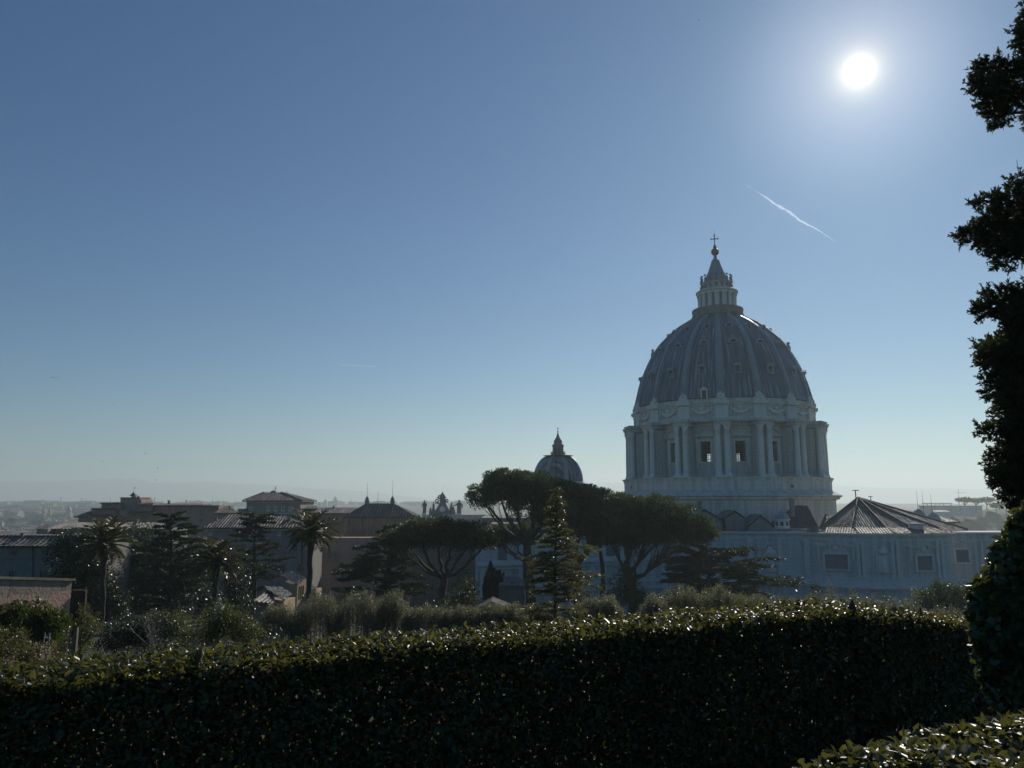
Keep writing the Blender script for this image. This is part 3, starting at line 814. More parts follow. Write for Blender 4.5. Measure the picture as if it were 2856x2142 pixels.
# roofs over the apse: a faceted tiled cone, a dark slope beside it and a low eave
def tiled(mb, e0, e1, r1, r0, period=.6, amp=.14):
    """tiled slope between an eave e0-e1 and a ridge r0-r1: rolls run up the slope"""
    e0, e1, r0, r1 = map(Vector, (e0, e1, r0, r1))
    L = (e1 - e0).length; s_ = (e1 - e0) / L
    mid = (r0 + r1) / 2 - e0; up = mid - s_ * mid.dot(s_); H = up.length; u_ = up / H
    nn = s_.cross(u_); nn = nn if nn.z > 0 else -nn
    s0, s1 = (r0 - e0).dot(s_), (r1 - e0).dot(s_)
    N = max(4, int(L / period) * 4)
    vs, fs = [], []
    NR = 12
    rr = random.Random(int(L * 997) + int(e0.x))
    for i in range(N + 1):
        s = L * i / N
        if s < s0: t = H * s / s0
        elif s > s1: t = H * (L - s) / (L - s1)
        else: t = H
        h = amp * (0, .85, 1, .85)[i % 4] * (1 + .25 * math.sin(i * 12.9))
        for k in range(NR): vs.append(e0 + s_ * s + u_ * (t * k / (NR - 1)) + nn * (h + rr.uniform(-.035, .035)))
    for i in range(N):
        for k in range(NR - 1): fs.append((i * NR + k, (i + 1) * NR + k, (i + 1) * NR + k + 1, i * NR + k + 1))
    mb.add(vs, fs)
    return mb
ze = ZT + .2
apex = at(2393, 1390, 196)
EV = [at(2280, 1474, 189), at(2372, 1473, 181), at(2480, 1475, 179.5), at(2560, 1477, 180), at(2640, 1479, 183), at(2700, 1480, 190)]
for v_ in EV: v_.z = ze
mb = MB()
for a, b in zip(EV, EV[1:]): tiled(mb, a, b, apex, apex + Vector((.01, 0, 0)), .55, .13)
cr_ = mb.build("apse_roof", M['tile'], bas)
mb = MB()
for v_ in EV: mb.tube([v_ + Vector((0, 0, .15)), v_.lerp(apex, .5) + Vector((0, 0, .2)), apex + Vector((0, 0, .2))], .28, 6)
mb.build("hip_ridge", M['tile_dark'], cr_)
mb = MB()
for (p, q) in ((at(2429, 1399, 198), 5.0),):
    mb.tube([apex + Vector((-.3, .5, 0)), apex + Vector((-.3, .5, 1.9))], .13, 6).box(apex.x - 1.0, apex.x + .5, apex.y + .3, apex.y + .7, apex.z + 1.9, apex.z + 2.1)
    mb.tube([p - Vector((0, 0, .5)), p + Vector((0, 0, 1.2))], .1, 6).box(p.x - .5, p.x + .5, p.y - .15, p.y + .15, p.z + 1.2, p.z + 1.35)
mb.build("vent_pipe", M['iron'], cr_)
p = at(2565, 1483, 176)
MB().box(p.x - 1.2, p.x + 1.2, 176.5, 178.5, p.z - 1, zat(1462, 176)).box(p.x - 1.5, p.x + 1.5, 176.2, 178.8, zat(1462, 176), zat(1459.5, 176)).build("chimney", M['stone_trim'], cr_)
mb = MB()   # low eave slope just inside the cornice
for (a, ya), (b, yb) in zip(AW[4:-1], AW[5:]):
    q0, q1 = Vector((xat(a, 1550, ya), ya - .7, ZT + .02)), Vector((xat(b, 1550, yb), yb - .7, ZT + .02))
    tiled(mb, q0, q1, q1 + Vector((0, 4, 1.1)), q0 + Vector((0, 4, 1.1)), .55, .12)
mb.build("eave_tiles", M['tile'], apse)
# long ridge running back towards the drum, its shade put into darker tiles
mb = MB()
ra, rbk = at(2222, 1411, 197), at(2360, 1411, 201)
tiled(mb, at(2130, 1472, 190), at(2285, 1474, 189), at(2290, 1410, 198), ra, .55, .12)
tiled(mb, at(2284, 1474, 189.4), at(2330, 1440, 194), rbk, at(2290, 1410, 198), .55, .12)
mb.build("nave_roof", M['tile_dark'], bas)
# roofscape at the foot of the drum
mb = MB()
zf = zat(1483, 189)
mb.box(xat(1840, 1480, 190), xat(2290, 1480, 190), 192, 208, 20, zf)
mb.build("terrace", M['stone'], bas)
def gable(px0, px1, pye, pyr, Y, dep, pyb=1484):
    x0, x1 = xat(px0, pye, Y), xat(px1, pye, Y); zE, zR, zB = zat(pye, Y), zat(pyr, Y), zat(pyb, Y)
    xm = (x0 + x1) / 2
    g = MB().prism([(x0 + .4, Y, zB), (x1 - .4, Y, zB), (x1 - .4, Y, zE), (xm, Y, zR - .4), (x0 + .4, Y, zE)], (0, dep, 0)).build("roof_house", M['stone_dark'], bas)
    r_ = MB()
    for s, xe in ((-1, x0), (1, x1)):
        r_.prism([(xe, Y - .12, zE), (xm, Y - .12, zR), (xm, Y - .12, zR + .14), (xe, Y - .12, zE + .14)], (0, dep + .1, 0))
    r_.build("gable_roof", M['stone_dark'], g)
    return g, x0, x1, zE, zB
for a in ((1915, 2018, 1453, 1420, 190, 9), (2018, 2081, 1446, 1424, 192, 9), (2085, 2160, 1468, 1436, 189.5, 8), (1846, 1915, 1462, 1432, 193, 8)):
    g, x0, x1, zE, zB = gable(*a)
    w = (x1 - x0)
    MB().box((x0 + x1) / 2 - w * .13, (x0 + x1) / 2 + w * .13, a[4] - .06, a[4] + .2, zB + .4, zE - .6).build("window_pane", M['recess_shade'], g)
for px, py0, py1, Y in ((1952.5, 1424, 1400, 189), (2211, 1418, 1393, 192), (1896, 1420, 1408, 192)):
    q = at(px, py0, Y); MB().box(q.x - .45, q.x + .45, Y, Y + .9, q.z - 2, zat(py1, Y)).box(q.x - .55, q.x + .55, Y - .1, Y + 1, zat(py1, Y), zat(py1, Y) + .25).build("chimney", M['stone_dark'], bas)
# small octagonal turret with a cupola
def turret(px, pyb, pye, pyt, hw, Y, name="turret"):
    c = at(px, pye, Y); r = hw * mpp(Y); zB, zE, zT_ = zat(pyb, Y), zat(pye, Y), zat(pyt, Y)
    o_ = MB().lathe([(r, zB - c.z), (r, zE - c.z - .3), (r + .3, zE - c.z - .2), (r + .35, zE - c.z), (r - .4, zE - c.z + .05)], 8, c, False).build(name, M['stone_trim'], bas)
    h = zT_ - zE
    MB().lathe([(r + .1, 0), (r * .98, h * .25), (r * .8, h * .6), (r * .5, h * .85), (.15, h), (.12, h * 1.15), (.01, h * 1.35)], 16, c).build("cupola", M['rib'], o_)
    g = MB()
    for k in range(8):
        a = k * math.pi / 4 + math.pi / 8 + AC * 0
        g.obox(Vector((c.x + r * .93 * math.cos(a), c.y + r * .93 * math.sin(a), zB + (zE - zB) * .3)), (-math.sin(a), math.cos(a), 0), (math.cos(a), math.sin(a), 0), r * .38, .12, (zE - zB) * .45)
    g.build("window_pane", M['glass'], o_)
turret(2181, 1474, 1448, 1427, 20, 188.5)
turret(2563, 1480, 1450, 1420, 20, 236); turret(2603, 1485, 1454, 1430, 20, 226)
# building with hipped roof beyond the apse
def hip(mbw, mbr, px0, px1, pye, pyr, pyb, Y, dep, inset, ov=.8, tile=.5, py_ref=None):
    x0, x1 = xat(px0, pye, Y), xat(px1, pye, Y); zE, zR = zat(pye, Y), zat(pyr, Y + dep / 2); zB = zat(pyb, Y)
    mbw.box(x0 + ov, x1 - ov, Y + ov, Y + dep - ov, zB, zE - .02)
    i = inset * mpp(Y)
    ym = Y + dep / 2
    r0, r1 = (x0 + i, ym, zR), (x1 - i, ym, zR)
    A, B, C, D = (x0, Y, zE), (x1, Y, zE), (x1, Y + dep, zE), (x0, Y + dep, zE)
    tiled(mbr, A, B, r1, r0, tile, .1); tiled(mbr, C, D, r0, r1, tile, .1)
    tiled(mbr, B, C, Vector(r1) + Vector((0, .01, 0)), Vector(r1), tile, .1); tiled(mbr, D, A, Vector(r0), Vector(r0) + Vector((0, .01, 0)), tile, .1)
    mbr.box(x0, x1, Y, Y + dep, zE - .25, zE - .03)
    return x0, x1, zE, zR, zB
w_, r_ = MB(), MB()
hip(w_, r_, 2612, 2678, 1456, 1441, 1486, 224, 12, 22)
rh = w_.build("roof_house", M['ochre'], bas); r_.build("hip_roof", M['tile_dark'], rh)
# long north flank of the basilica behind the pines
FL = [(1331, 1560, 172), (1465, 1560, 176), (1620, 1560, 184), (1800, 1560, 190), (1990, 1560, 194)]
FP = [Vector((xat(a, b, Y), Y, 0)) for a, b, Y in FL]
FT = zat(1490, 178)
mb = MB(); facet_band(mb, FP, 0, 10, FT); fl = mb.build("transept_wall", M['stone'], bas)
mb = MB()
for o_, py0, py1 in ((.5, 1586, 1580), (.9, 1576, 1568), (.3, 1568, 1562), (.3, 1500, 1496), (.7, 1496, 1490), (.4, 1640, 1634), (.7, 1660, 1655)): facet_band(mb, FP, o_, zat(py0, 176), zat(py1, 176))
mb.build("cornice", M['stone_trim'], fl)
x0 = FP[0].x
MB().box(x0, x0 + 1.2, 173, 200, 10, FT).build("end_wall", M['stone'], fl)
def flank_at(px):
    for (a, p), (b, q) in zip(zip(FL, FP), zip(FL[1:], FP[1:])):
        if a[0] <= px <= b[0]: return p.lerp(q, (px - a[0]) / (b[0] - a[0]))
for px in (1345, 1452, 1560, 1650, 1740, 1850):
    p = flank_at(px)
    MB().box(p.x - .5, p.x + .5, p.y - .55, p.y + .5, zat(1560, 176), zat(1500, 176)).box(p.x - .5, p.x + .5, p.y - .5, p.y + .5, 20, zat(1586, 176)).build("pilaster", M['stone_trim'], fl)
for px in (1400, 1600, 1700):
    p = flank_at(px); z = zat(1540, 176)
    w = MB().box(p.x - 1.5, p.x + 1.5, p.y - .3, p.y + .5, z - 2, z + 2.4).build("window", M['stone_trim'], fl)
    MB().box(p.x - 1.1, p.x + 1.1, p.y - .36, p.y, z - 1.6, z + 2).build("window_pane", M['recess_shade'], fl)
# nave attic running to the facade, and the facade's top
mb = MB()
mb.box(xat(1345, 1470, 262), xat(1640, 1470, 262), 262, 330, 15, zat(1447, 262))
mb.box(xat(1340, 1470, 262), xat(1640, 1470, 262), 261.2, 330, zat(1447, 262), zat(1444, 262)).box(xat(1340, 1470, 262), xat(1640, 1470, 262), 261.5, 263, zat(1466, 262), zat(1463, 262))
mb.box(xat(1372, 1470, 240), xat(1640, 1470, 240), 240, 262, 15, zat(1464, 240)).box(xat(1369, 1470, 240), xat(1640, 1470, 240), 239.4, 262, zat(1464, 240), zat(1461, 240))
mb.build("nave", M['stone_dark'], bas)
YF = 318.0
mb = MB()
fx0, fx1 = xat(1177, 1445, YF), xat(1500, 1445, YF)
zf1, zf2, zf3 = zat(1435, YF), zat(1444, YF), zat(1447, YF)
mb.box(fx0, fx1, YF, YF + 12, 10, zf3).box(fx0 - .6, fx1, YF - .7, YF + 12, zf3, zf2 - .25).box(fx0 - 1.0, fx1, YF - 1.1, YF + 12, zf2 - .25, zf2).box(fx0 + .1, fx1, YF - .2, YF + 11, zf2, zf1 - .3).box(fx0 - .3, fx1, YF - .5, YF + 11, zf1 - .3, zf1)
for px in range(1186, 1400, 19): mb.box(xat(px, 1440, YF), xat(px + 5, 1440, YF), YF - .35, YF + .1, zf2, zf1 - .3)
mb.build("facade", M['stone'], bas)
FACADE = (YF, zf1)
# ---------------------------------------------------------------- leaves and trees
NR = np.random.default_rng(7)
def unit(a): return a / np.maximum(1e-6, np.linalg.norm(a, axis=-1, keepdims=True))
def rdir(n, up=0.0, flat=1.0):
    d = NR.normal(size=(n, 3)); d[:, 2] = d[:, 2] * flat + up
    return unit(d)
def leaf_mesh(name, mat, parent, P, D, L, W, fold=.2, oval=False, tint=None, nrm=None):
    """one mesh of leaves: P bases, D directions, L lengths, W half widths"""
    P, D = np.asarray(P, float), np.asarray(D, float); n = len(P)
    L = np.broadcast_to(L, n)[:, None]; W = np.broadcast_to(W, n)[:, None]
    q = NR.normal(size=(n, 3)) if nrm is None else nrm + NR.normal(size=(n, 3)) * .35
    S = unit(np.cross(D, q)); N = np.cross(S, D)
    t = NR.random(n) if tint is None else tint
    if oval:
        dr = -N * L * .10
        V = np.stack([P, P + D * L * .3 + S * W + N * W * fold, P + D * L * .72 + S * W * .8 + N * W * fold + dr * .5, P + D * L + dr,
                      P + D * L * .72 - S * W * .8 + N * W * fold + dr * .5, P + D * L * .3 - S * W + N * W * fold], 1).reshape(-1, 3)
        b = (np.arange(n) * 6)[:, None]
        Q = np.concatenate([b + np.array([0, 1, 2, 3]), b + np.array([0, 3, 4, 5])], 0); k = 6
    else:
        V = np.stack([P, P + D * L * .45 + S * W + N * W * fold, P + D * L, P + D * L * .45 - S * W + N * W * fold], 1).reshape(-1, 3)
        Q = (np.arange(n) * 4)[:, None] + np.arange(4); k = 4
    return np_mesh(name, V, Q, mat, parent, np.repeat(t, k))
def ell_pts(n, c, r, shell=.55):
    d = rdir(n); f = (1 - shell) + shell * NR.random(n) ** .5 if shell < 1 else NR.random(n) ** (1 / 3)
    return np.array(c) + d * f[:, None] * np.array(r), d
def curve(p0, p1, sag=0, n=7, wig=0.0, r=None):
    p0, p1 = Vector(p0), Vector(p1); out = []
    r = r or random
    for i in range(n):
        f = i / (n - 1); q = p0.lerp(p1, f); e = math.sin(math.pi * f)
        out.append(q + Vector((r.uniform(-1, 1) * wig * e, r.uniform(-1, 1) * wig * e, sag * e + r.uniform(-1, 1) * wig * e * .5)))
    return out
def taper(r0, r1, n=7): return [r0 + (r1 - r0) * i / (n - 1) for i in range(n)]

def stone_pine(label, base, fork, limbs, clumps, Y, seed, tr=.55, leaf=.34, per=175, group="umbrella pines before the basilica", dep=1.0, twin=None):
    """umbrella pine: base, fork, limb tips and crown lobes given in picture pixels at distance Y.
    clumps: (px, py_top, half width, height) lobes of the crown"""
    r = random.Random(seed); k = mpp(Y)
    B = at(*base, Y); B.z = T(Y) - .2
    t = empty("stone_pine", B, label, "tree", group)
    mb = MB(); Fk = at(*fork, Y)
    mb.tube(curve(B, Fk, 0, 8, .25, r), taper(tr * 1.25, tr * .85, 8), 9)
    lobes = []
    for (px, py, hw, h) in clumps:
        c = at(px, py, Y); lobes.append((c + Vector((0, r.uniform(-.5, .5) * hw * k * dep, -h * k * .5)), hw * k, hw * k * .85 * dep, h * k * .5))
    tips = []
    for (px, py, rad, dy) in limbs:
        e = at(px, py, Y) + Vector((0, dy, 0))
        pts = curve(Fk, e, (e - Fk).length * -.10, 8, .35, r)
        mb.tube(pts, taper(tr * rad, tr * rad * .42, 8), 7); tips.append((e, tr * rad * .42, pts))
    cl = []
    for (c, rx, ry, rz) in lobes:
        n = max(20, int(rx * ry * 5.2))
        for i in range(n):
            a, q = r.uniform(0, 6.283), math.sqrt(r.random())
            x, y = math.cos(a) * q, math.sin(a) * q
            top = math.sqrt(max(0, 1 - q ** 2.6))
            z = r.uniform(-.55, 1) if q < .8 else r.uniform(-.75, .7)
            z = (z if z < top else top)
            if z > -.1 or r.random() < .5: cl.append((c + Vector((x * rx, y * ry, z * rz)), r.uniform(.7, 1.5)))
    for (p, s) in cl[::3]:          # branches reaching into the crown
        e, rr, pts = min(tips, key=lambda q: (q[0] - p).length)
        s0 = pts[r.choice((4, 5, 6, 7))]
        mb.tube(curve(s0, p - Vector((0, 0, .2)), -.25, 5, .25, r), taper(rr * .45, .025, 5), 4)
    if twin: mb.tube(curve(at(*twin[0], Y) + Vector((0, 1, -4)), at(*twin[1], Y) + Vector((0, 1, 0)), 0, 7, .3, r), taper(tr * .9, tr * .4, 7), 7)
    mb.build("trunk", M['pinebark'], t)
    P, D, Tn = [], [], []
    for (p, s) in cl:
        m_ = int(per * s * s)
        d = rdir(m_, .25); f = NR.random(m_) ** .45
        P.append(np.array(p) + d * (f[:, None] * np.array([1.0, 1.0, .62]) * s)); D.append(unit(d + rdir(m_) * .7 + np.array([0, 0, .35])))
        Tn.append(np.clip(NR.normal(r.uniform(.3, .7), .18, m_), 0, 1))
    P, D, Tn = map(np.concatenate, (P, D, Tn))
    leaf_mesh("crown", M['pine'], t, P, D, leaf * (.7 + .6 * NR.random(len(P))), .075, tint=Tn)
    return t

def cedar(label, base, top, Y, levels, seed, tr=.5, leaf=.26, dens=60, plate=.9, droop=-.05, up=.0, mat='cedar', name="cedar_tree", group="cedars in the garden", cat="tree", leafw=.05, twig=1.0, sp=(5, 8), dy=.8):
    """cedar: whorls of spreading boughs carrying flat plates; levels: (py, reach left px, reach right px)"""
    r = random.Random(seed); k = mpp(Y)
    B = at(*base, Y); B.z = T(Y) - .2
    t = empty(name, B, label, cat, group); tp = at(*top, Y)
    mb = MB(); path = curve(B, tp, 0, 9, .12, r); mb.tube(path, taper(tr, max(tr * .1, .018), 9), 8)
    P, D, Tn = [], [], []
    H = tp.z - B.z
    for i, (py, lx, rx) in enumerate(levels):
        zc = at(base[0], py, Y).z; f0 = (zc - B.z) / H
        gap = abs(levels[min(i + 1, len(levels) - 1)][0] - levels[max(i - 1, 0)][0]) * .5 * k / H
        nb = r.randint(*sp)
        for j in range(nb):
            a = 6.283 * (j + r.random() * .7) / nb
            f = min(.995, f0 + r.uniform(-.6, .6) * gap); ax = B.lerp(tp, f)
            cx = math.cos(a); reach = (rx if cx > 0 else lx) * k
            Lb = reach * r.uniform(.72, 1.05) * (1 if abs(cx) > .5 else dy)
            if Lb < .2: continue
            e = ax + Vector((cx * Lb, math.sin(a) * Lb, Lb * (up + r.uniform(-.2, .24)) + droop * Lb))
            s0 = ax - Vector((0, 0, min(.8, Lb * .12)))
            pts = curve(s0, e, Lb * .09, 7, Lb * .035, r)
            mb.tube(pts, taper(max(.03, tr * .28 * (1 - f * .6)), .015, 7), 5)
            w = Lb * .28 * plate
            subs = []
            for q in range(int(5 * twig)):
                u_ = r.uniform(.3, 1); p = pts[min(6, int(u_ * 6))]
                side = Vector((-math.sin(a), math.cos(a), 0)) * r.choice((-1, 1))
                e2 = p + side * w * r.uniform(.5, 1.1) + Vector((cx, math.sin(a), 0)) * w * .7 + Vector((0, 0, r.uniform(-.1, .12) * w))
                mb.tube(curve(p, e2, .05, 4, .03, r), taper(.035, .01, 4), 3); subs.append((p, e2))
            subs += [(pts[q], pts[q + 1]) for q in range(2, 6)]
            m_ = max(6, int(dens * Lb / 3))
            for (p, q) in subs:
                u_ = NR.random(m_)[:, None]
                x = np.array(p) * (1 - u_) + np.array(q) * u_ + NR.normal(size=(m_, 3)) * np.array([.16, .16, .055]) * (.5 + w * .35)
                P.append(x); D.append(unit(np.array(q - p)[None] / max(.1, (q - p).length) + rdir(m_, .3)))
                Tn.append(np.clip(NR.normal(r.uniform(.3, .65), .2, m_), 0, 1))
    mb.build("trunk", M['bark'], t)
    P, D, Tn = map(np.concatenate, (P, D, Tn))
    leaf_mesh("crown", M[mat], t, P, D, leaf * (.6 + .8 * NR.random(len(P))), leafw, tint=Tn)
    return t

def palm(label, crown, trunkbase, Y, R0, seed, n=54, tr=.3):
    r = random.Random(seed); C = at(*crown, Y); B = at(*trunkbase, Y); B.z = T(Y) - .2
    t = empty("palm_tree", B, label, "palm tree", "palms in the garden")
    path = curve(B, C - Vector((0, 0, .2)), 0, 14, .08, r)
    MB().tube(path, [tr * (1.15 if i == 0 else .92 + .08 * (i % 2)) for i in range(11)] + [tr * 1.1, tr * 1.35, tr * 1.2], 10).build("trunk", M['bark'], t)
    P, D, L, mb = [], [], [], MB()
    for i in range(n):
        f = (i + .5) / n; el = R(84) - f * R(118) + r.uniform(-.12, .12); az = i * 2.39996 + r.uniform(-.2, .2)
        Lf = R0 * r.uniform(.86, 1.08) * (1 if f < .7 else .85)
        h = Vector((math.cos(az), math.sin(az), 0)); p = C + Vector((0, 0, .1)); pts = [p]
        for s in range(12):
            e = el - (s / 11) ** 1.4 * R(62) * (1.0 if f < .6 else .6)
            p = p + (h * math.cos(e) + Vector((0, 0, math.sin(e)))) * (Lf / 12); pts.append(p)
        mb.tube(pts, taper(.035, .008, 13), 3)
        side = Vector((-h.y, h.x, 0))
        for s in range(44):
            u_ = .1 + .9 * s / 44; q = u_ * 12; a = pts[int(min(11, q))].lerp(pts[min(12, int(q) + 1)], q - int(q)); tg = (pts[min(12, int(q) + 1)] - pts[int(min(11, q))]).normalized()
            up = side.cross(tg)
            ll = Lf * .23 * math.sin(math.pi * (.12 + .82 * u_)) * r.uniform(.85, 1.1)
            for sg in (-1, 1):
                P.append(a); D.append((side * sg * .75 + tg * .62 + up * (.28 * (1 if up.z > 0 else -1)) + Vector((0, 0, -.12))).normalized()); L.append(ll)
    mb.build("frond_rib", M['dry'] if False else M['palm'], t)
    leaf_mesh("frond", M['palm'], t, np.array(P), np.array(D), np.array(L), .034, tint=np.clip(NR.normal(.5, .22, len(P)), 0, 1))
    return t

def bush(name, label, cat, lobes, Y, dens, leaf, w, mat, seed, group=None, up=.2, shell=.6, oval=False, stems=5, zb_=None, lump=1.0, flat=1.0, dy=.9):
    """broad-leaved bush or tree; lobes: (px, py, half width px, half height px[, extra distance])"""
    r = random.Random(seed); k = mpp(Y)
    c0 = at(lobes[0][0], lobes[0][1], Y); B = Vector((c0.x, Y, (T(Y) if zb_ is None else zb_) - .1))
    t = empty(name, B, label, cat, group)
    P, D, Tn, mb = [], [], [], MB()
    for lb in lobes:
        Yl = Y + (lb[4] if len(lb) > 4 else 0); c = at(lb[0], lb[1], Yl); rx, rz = lb[2] * mpp(Yl), lb[3] * mpp(Yl)
        nc = max(8, int(rx * rz * 11 * lump / max(.35, leaf * 3) ** 1.2))
        for i in range(nc):          # clumps of leaves over the lobe
            d = Vector(rdir(1)[0]); q = r.random() ** .4
            p = c + Vector((d.x * rx * q, d.y * rx * dy * q, d.z * rz * q))
            s = min(rx, rz) * r.uniform(.22, .42)
            m_ = max(8, int(dens * 2.6 * s * s / leaf / leaf))
            dd = rdir(m_, up); f = NR.random(m_) ** .5
            P.append(np.array(p) + dd * f[:, None] * s); D.append(unit(dd * .6 + rdir(m_, up * 1.5, flat)))
            Tn.append(np.clip(NR.normal(r.uniform(.3, .7), .2, m_), 0, 1))
        for i in range(max(1, stems // len(lobes))):
            d = Vector(rdir(1, .6)[0])
            mb.tube(curve((c.x + r.uniform(-.3, .3) * rx, Yl, T(Yl) - .1 if zb_ is None else zb_), c + Vector((d.x * rx, d.y * rx, d.z * rz)) * .75, 0, 6, .12, r), taper(max(.015, min(.12, rx * .05)), .008, 6), 4)
    if mb.v: mb.build("trunk" if cat == "tree" else "stem", M['bark'], t)
    P, D, Tn = map(np.concatenate, (P, D, Tn))
    leaf_mesh("crown" if cat == "tree" else "foliage", M[mat], t, P, D, leaf * (.65 + .7 * NR.random(len(P))), w, oval=oval, tint=Tn)
    return t

def wispy(name, label, px0, px1, pyt, pyb, Y, n, seed, leaf=.07, mat='grey_shrub', group=None, jag=.35, per=26, depth=1.6, core=True, wpx=None):
    """dense thicket of upright twiggy shoots, each shoot carrying small leaves"""
    r = random.Random(seed)
    x0, x1 = xat(px0, pyt, Y), xat(px1, pyt, Y); B = Vector(((x0 + x1) / 2, Y, T(Y) - .1))
    t = empty(name, B, label, "shrub", group)
    P, D, Tn, mb = [], [], [], MB()
    top = pyt if callable(pyt) else (lambda px: pyt)
    for i in range(n):
        f = r.random(); u_ = f * 2 - 1; x = x0 + (x1 - x0) * f; y = Y + r.uniform(-.5, .5) * depth
        zt_ = at(px0, pyt, Y).z; zb_ = at(px0, pyb, Y).z
        edge = (1 - abs(u_) ** 3.5 * .55)
        h = (zt_ - zb_) * edge * (1.06 - jag * r.random() ** 1.2) * (1 + .07 * math.sin(x * 2.3 + seed) + .05 * math.sin(x * 6.1)) * (1 if abs(y - Y) < depth * .35 else .88)
        b = Vector((x, y, zb_)); e = Vector((x + r.uniform(-.22, .22), y + r.uniform(-.2, .2), zb_ + h))
        if i % 2 == 0: mb.tube([b, b.lerp(e, .5) + Vector((r.uniform(-.05, .05), 0, 0)), e], [.014, .010, .003], 3)
        m_ = per; q = (.25 + .75 * NR.random(m_) ** .7)[:, None]
        P.append(np.array(b) * (1 - q) + np.array(e) * q + NR.normal(size=(m_, 3)) * .055); D.append(rdir(m_, 1.1))
        Tn.append(np.clip(NR.normal(r.uniform(.3, .75), .2, m_), 0, 1))
    mb.build("stem", M['dry'], t)
    P, D, Tn = map(np.concatenate, (P, D, Tn))
    leaf_mesh("foliage", M[mat], t, P, D, leaf * (.6 + .8 * NR.random(len(P))), leaf * .2, tint=Tn)
    return t

# ---- umbrella pines
stone_pine("broad umbrella pine standing lowest, left of the young conifer", (1233, 1680), (1238, 1612),
    [(1150, 1545, .62, 2), (1185, 1520, .55, -3), (1222, 1515, .6, 1), (1262, 1520, .6, -2), (1300, 1525, .5, 3), (1342, 1532, .45, 0), (1240, 1510, .4, 5), (1120, 1530, .35, -1)],
    [(1223, 1450, 88, 82), (1140, 1476, 62, 62), (1310, 1466, 58, 68), (1345, 1490, 30, 44), (1110, 1500, 28, 40), (1265, 1456, 60, 70)], 118, 11, tr=.62)
stone_pine("tallest umbrella pine with its crown under the small dome", (1486, 1672), (1470, 1520),
    [(1365, 1415, .55, 1), (1400, 1400, .5, -3), (1440, 1400, .55, 2), (1490, 1395, .6, -1), (1535, 1400, .5, 3), (1345, 1395, .35, 0), (1420, 1440, .4, 4), (1560, 1420, .5, -2), (1390, 1455, .35, -2)],
    [(1430, 1318, 78, 84), (1370, 1338, 52, 70), (1500, 1325, 80, 110), (1345, 1362, 34, 56), (1560, 1340, 78, 150), (1500, 1380, 60, 90), (1595, 1344, 60, 100)], 121, 12, tr=.7)
stone_pine("dense umbrella pine in the middle of the tall clump", (1612, 1675), (1612, 1570),
    [(1580, 1500, .6, 2), (1640, 1505, .6, -2), (1610, 1490, .6, 0), (1555, 1480, .5, -3), (1680, 1490, .5, 3)],
    [(1612, 1352, 90, 165), (1670, 1366, 66, 150), (1560, 1385, 70, 130), (1705, 1388, 56, 140), (1620, 1425, 90, 100), (1690, 1440, 60, 80)], 127, 13, tr=.6, twin=((1689, 1690), (1672, 1500)))
stone_pine("umbrella pine at the right end of the clump, bent limb reaching right", (1768, 1690), (1758, 1622),
    [(1752, 1535, .7, 0), (1794, 1540, .6, 2), (1826, 1566, .62, -1), (1720, 1535, .55, 2), (1735, 1560, .45, -3)],
    [(1745, 1378, 72, 140), (1815, 1388, 80, 126), (1882, 1412, 68, 108), (1938, 1446, 46, 74), (1780, 1436, 96, 92), (1962, 1470, 22, 40), (1725, 1445, 50, 86), (1860, 1455, 70, 60)], 119, 14, tr=.7)
stone_pine("small umbrella pine half hidden behind the tall clump", (1474, 1680), (1462, 1565),
    [(1415, 1525, .7, 0), (1440, 1515, .6, 2), (1395, 1512, .5, -1), (1480, 1510, .5, 1)],
    [(1412, 1470, 46, 54), (1450, 1466, 40, 60), (1385, 1486, 22, 36)], 136, 15, tr=.38)
# limb of the right-hand pine that swings out to the right is part of its trunk mesh via the limb list

# ---- cedars
cedar("dark cedar with layered boughs left of the lowest umbrella pine", (1078, 1690), (1088, 1457), 124,
    [(1470, 18, 22), (1486, 34, 36), (1500, 46, 50), (1515, 70, 48), (1530, 92, 55), (1546, 104, 58), (1560, 118, 62), (1576, 128, 75), (1592, 140, 90), (1608, 150, 110), (1622, 150, 118), (1640, 145, 120), (1655, 140, 110)], 21, dens=150, plate=1.1)
cedar("tall dark cedar with a flat top left of centre, before the pink palace", (476, 1720), (476, 1436), 108,
    [(1438, 42, 44), (1446, 36, 48), (1468, 40, 58), (1490, 46, 84), (1512, 70, 95), (1532, 90, 105), (1550, 92, 100), (1572, 110, 112), (1592, 112, 118), (1615, 105, 110), (1640, 110, 105), (1662, 105, 100), (1684, 95, 95)], 22, dens=105, plate=1.0, droop=.02)
cedar("thin sparse cedar showing its bare boughs, before the ridged roof", (708, 1720), (712, 1436), 114,
    [(1438, 54, 62), (1446, 46, 66), (1458, 50, 54), (1476, 44, 44), (1494, 56, 40), (1514, 68, 58), (1534, 60, 70), (1554, 40, 72), (1572, 40, 110), (1592, 50, 118), (1615, 30, 60), (1640, 28, 46)], 23, dens=34, plate=.8, droop=-.02, twig=1.6)
cedar("spreading cedar with flat plates before the curved white wall", (1968, 1720), (1985, 1528), 126,
    [(1534, 60, 70), (1545, 110, 104), (1560, 128, 190), (1575, 130, 150), (1592, 128, 200), (1608, 118, 180), (1625, 132, 215), (1642, 120, 190), (1660, 140, 235), (1676, 120, 180)], 24, dens=135, plate=1.15)
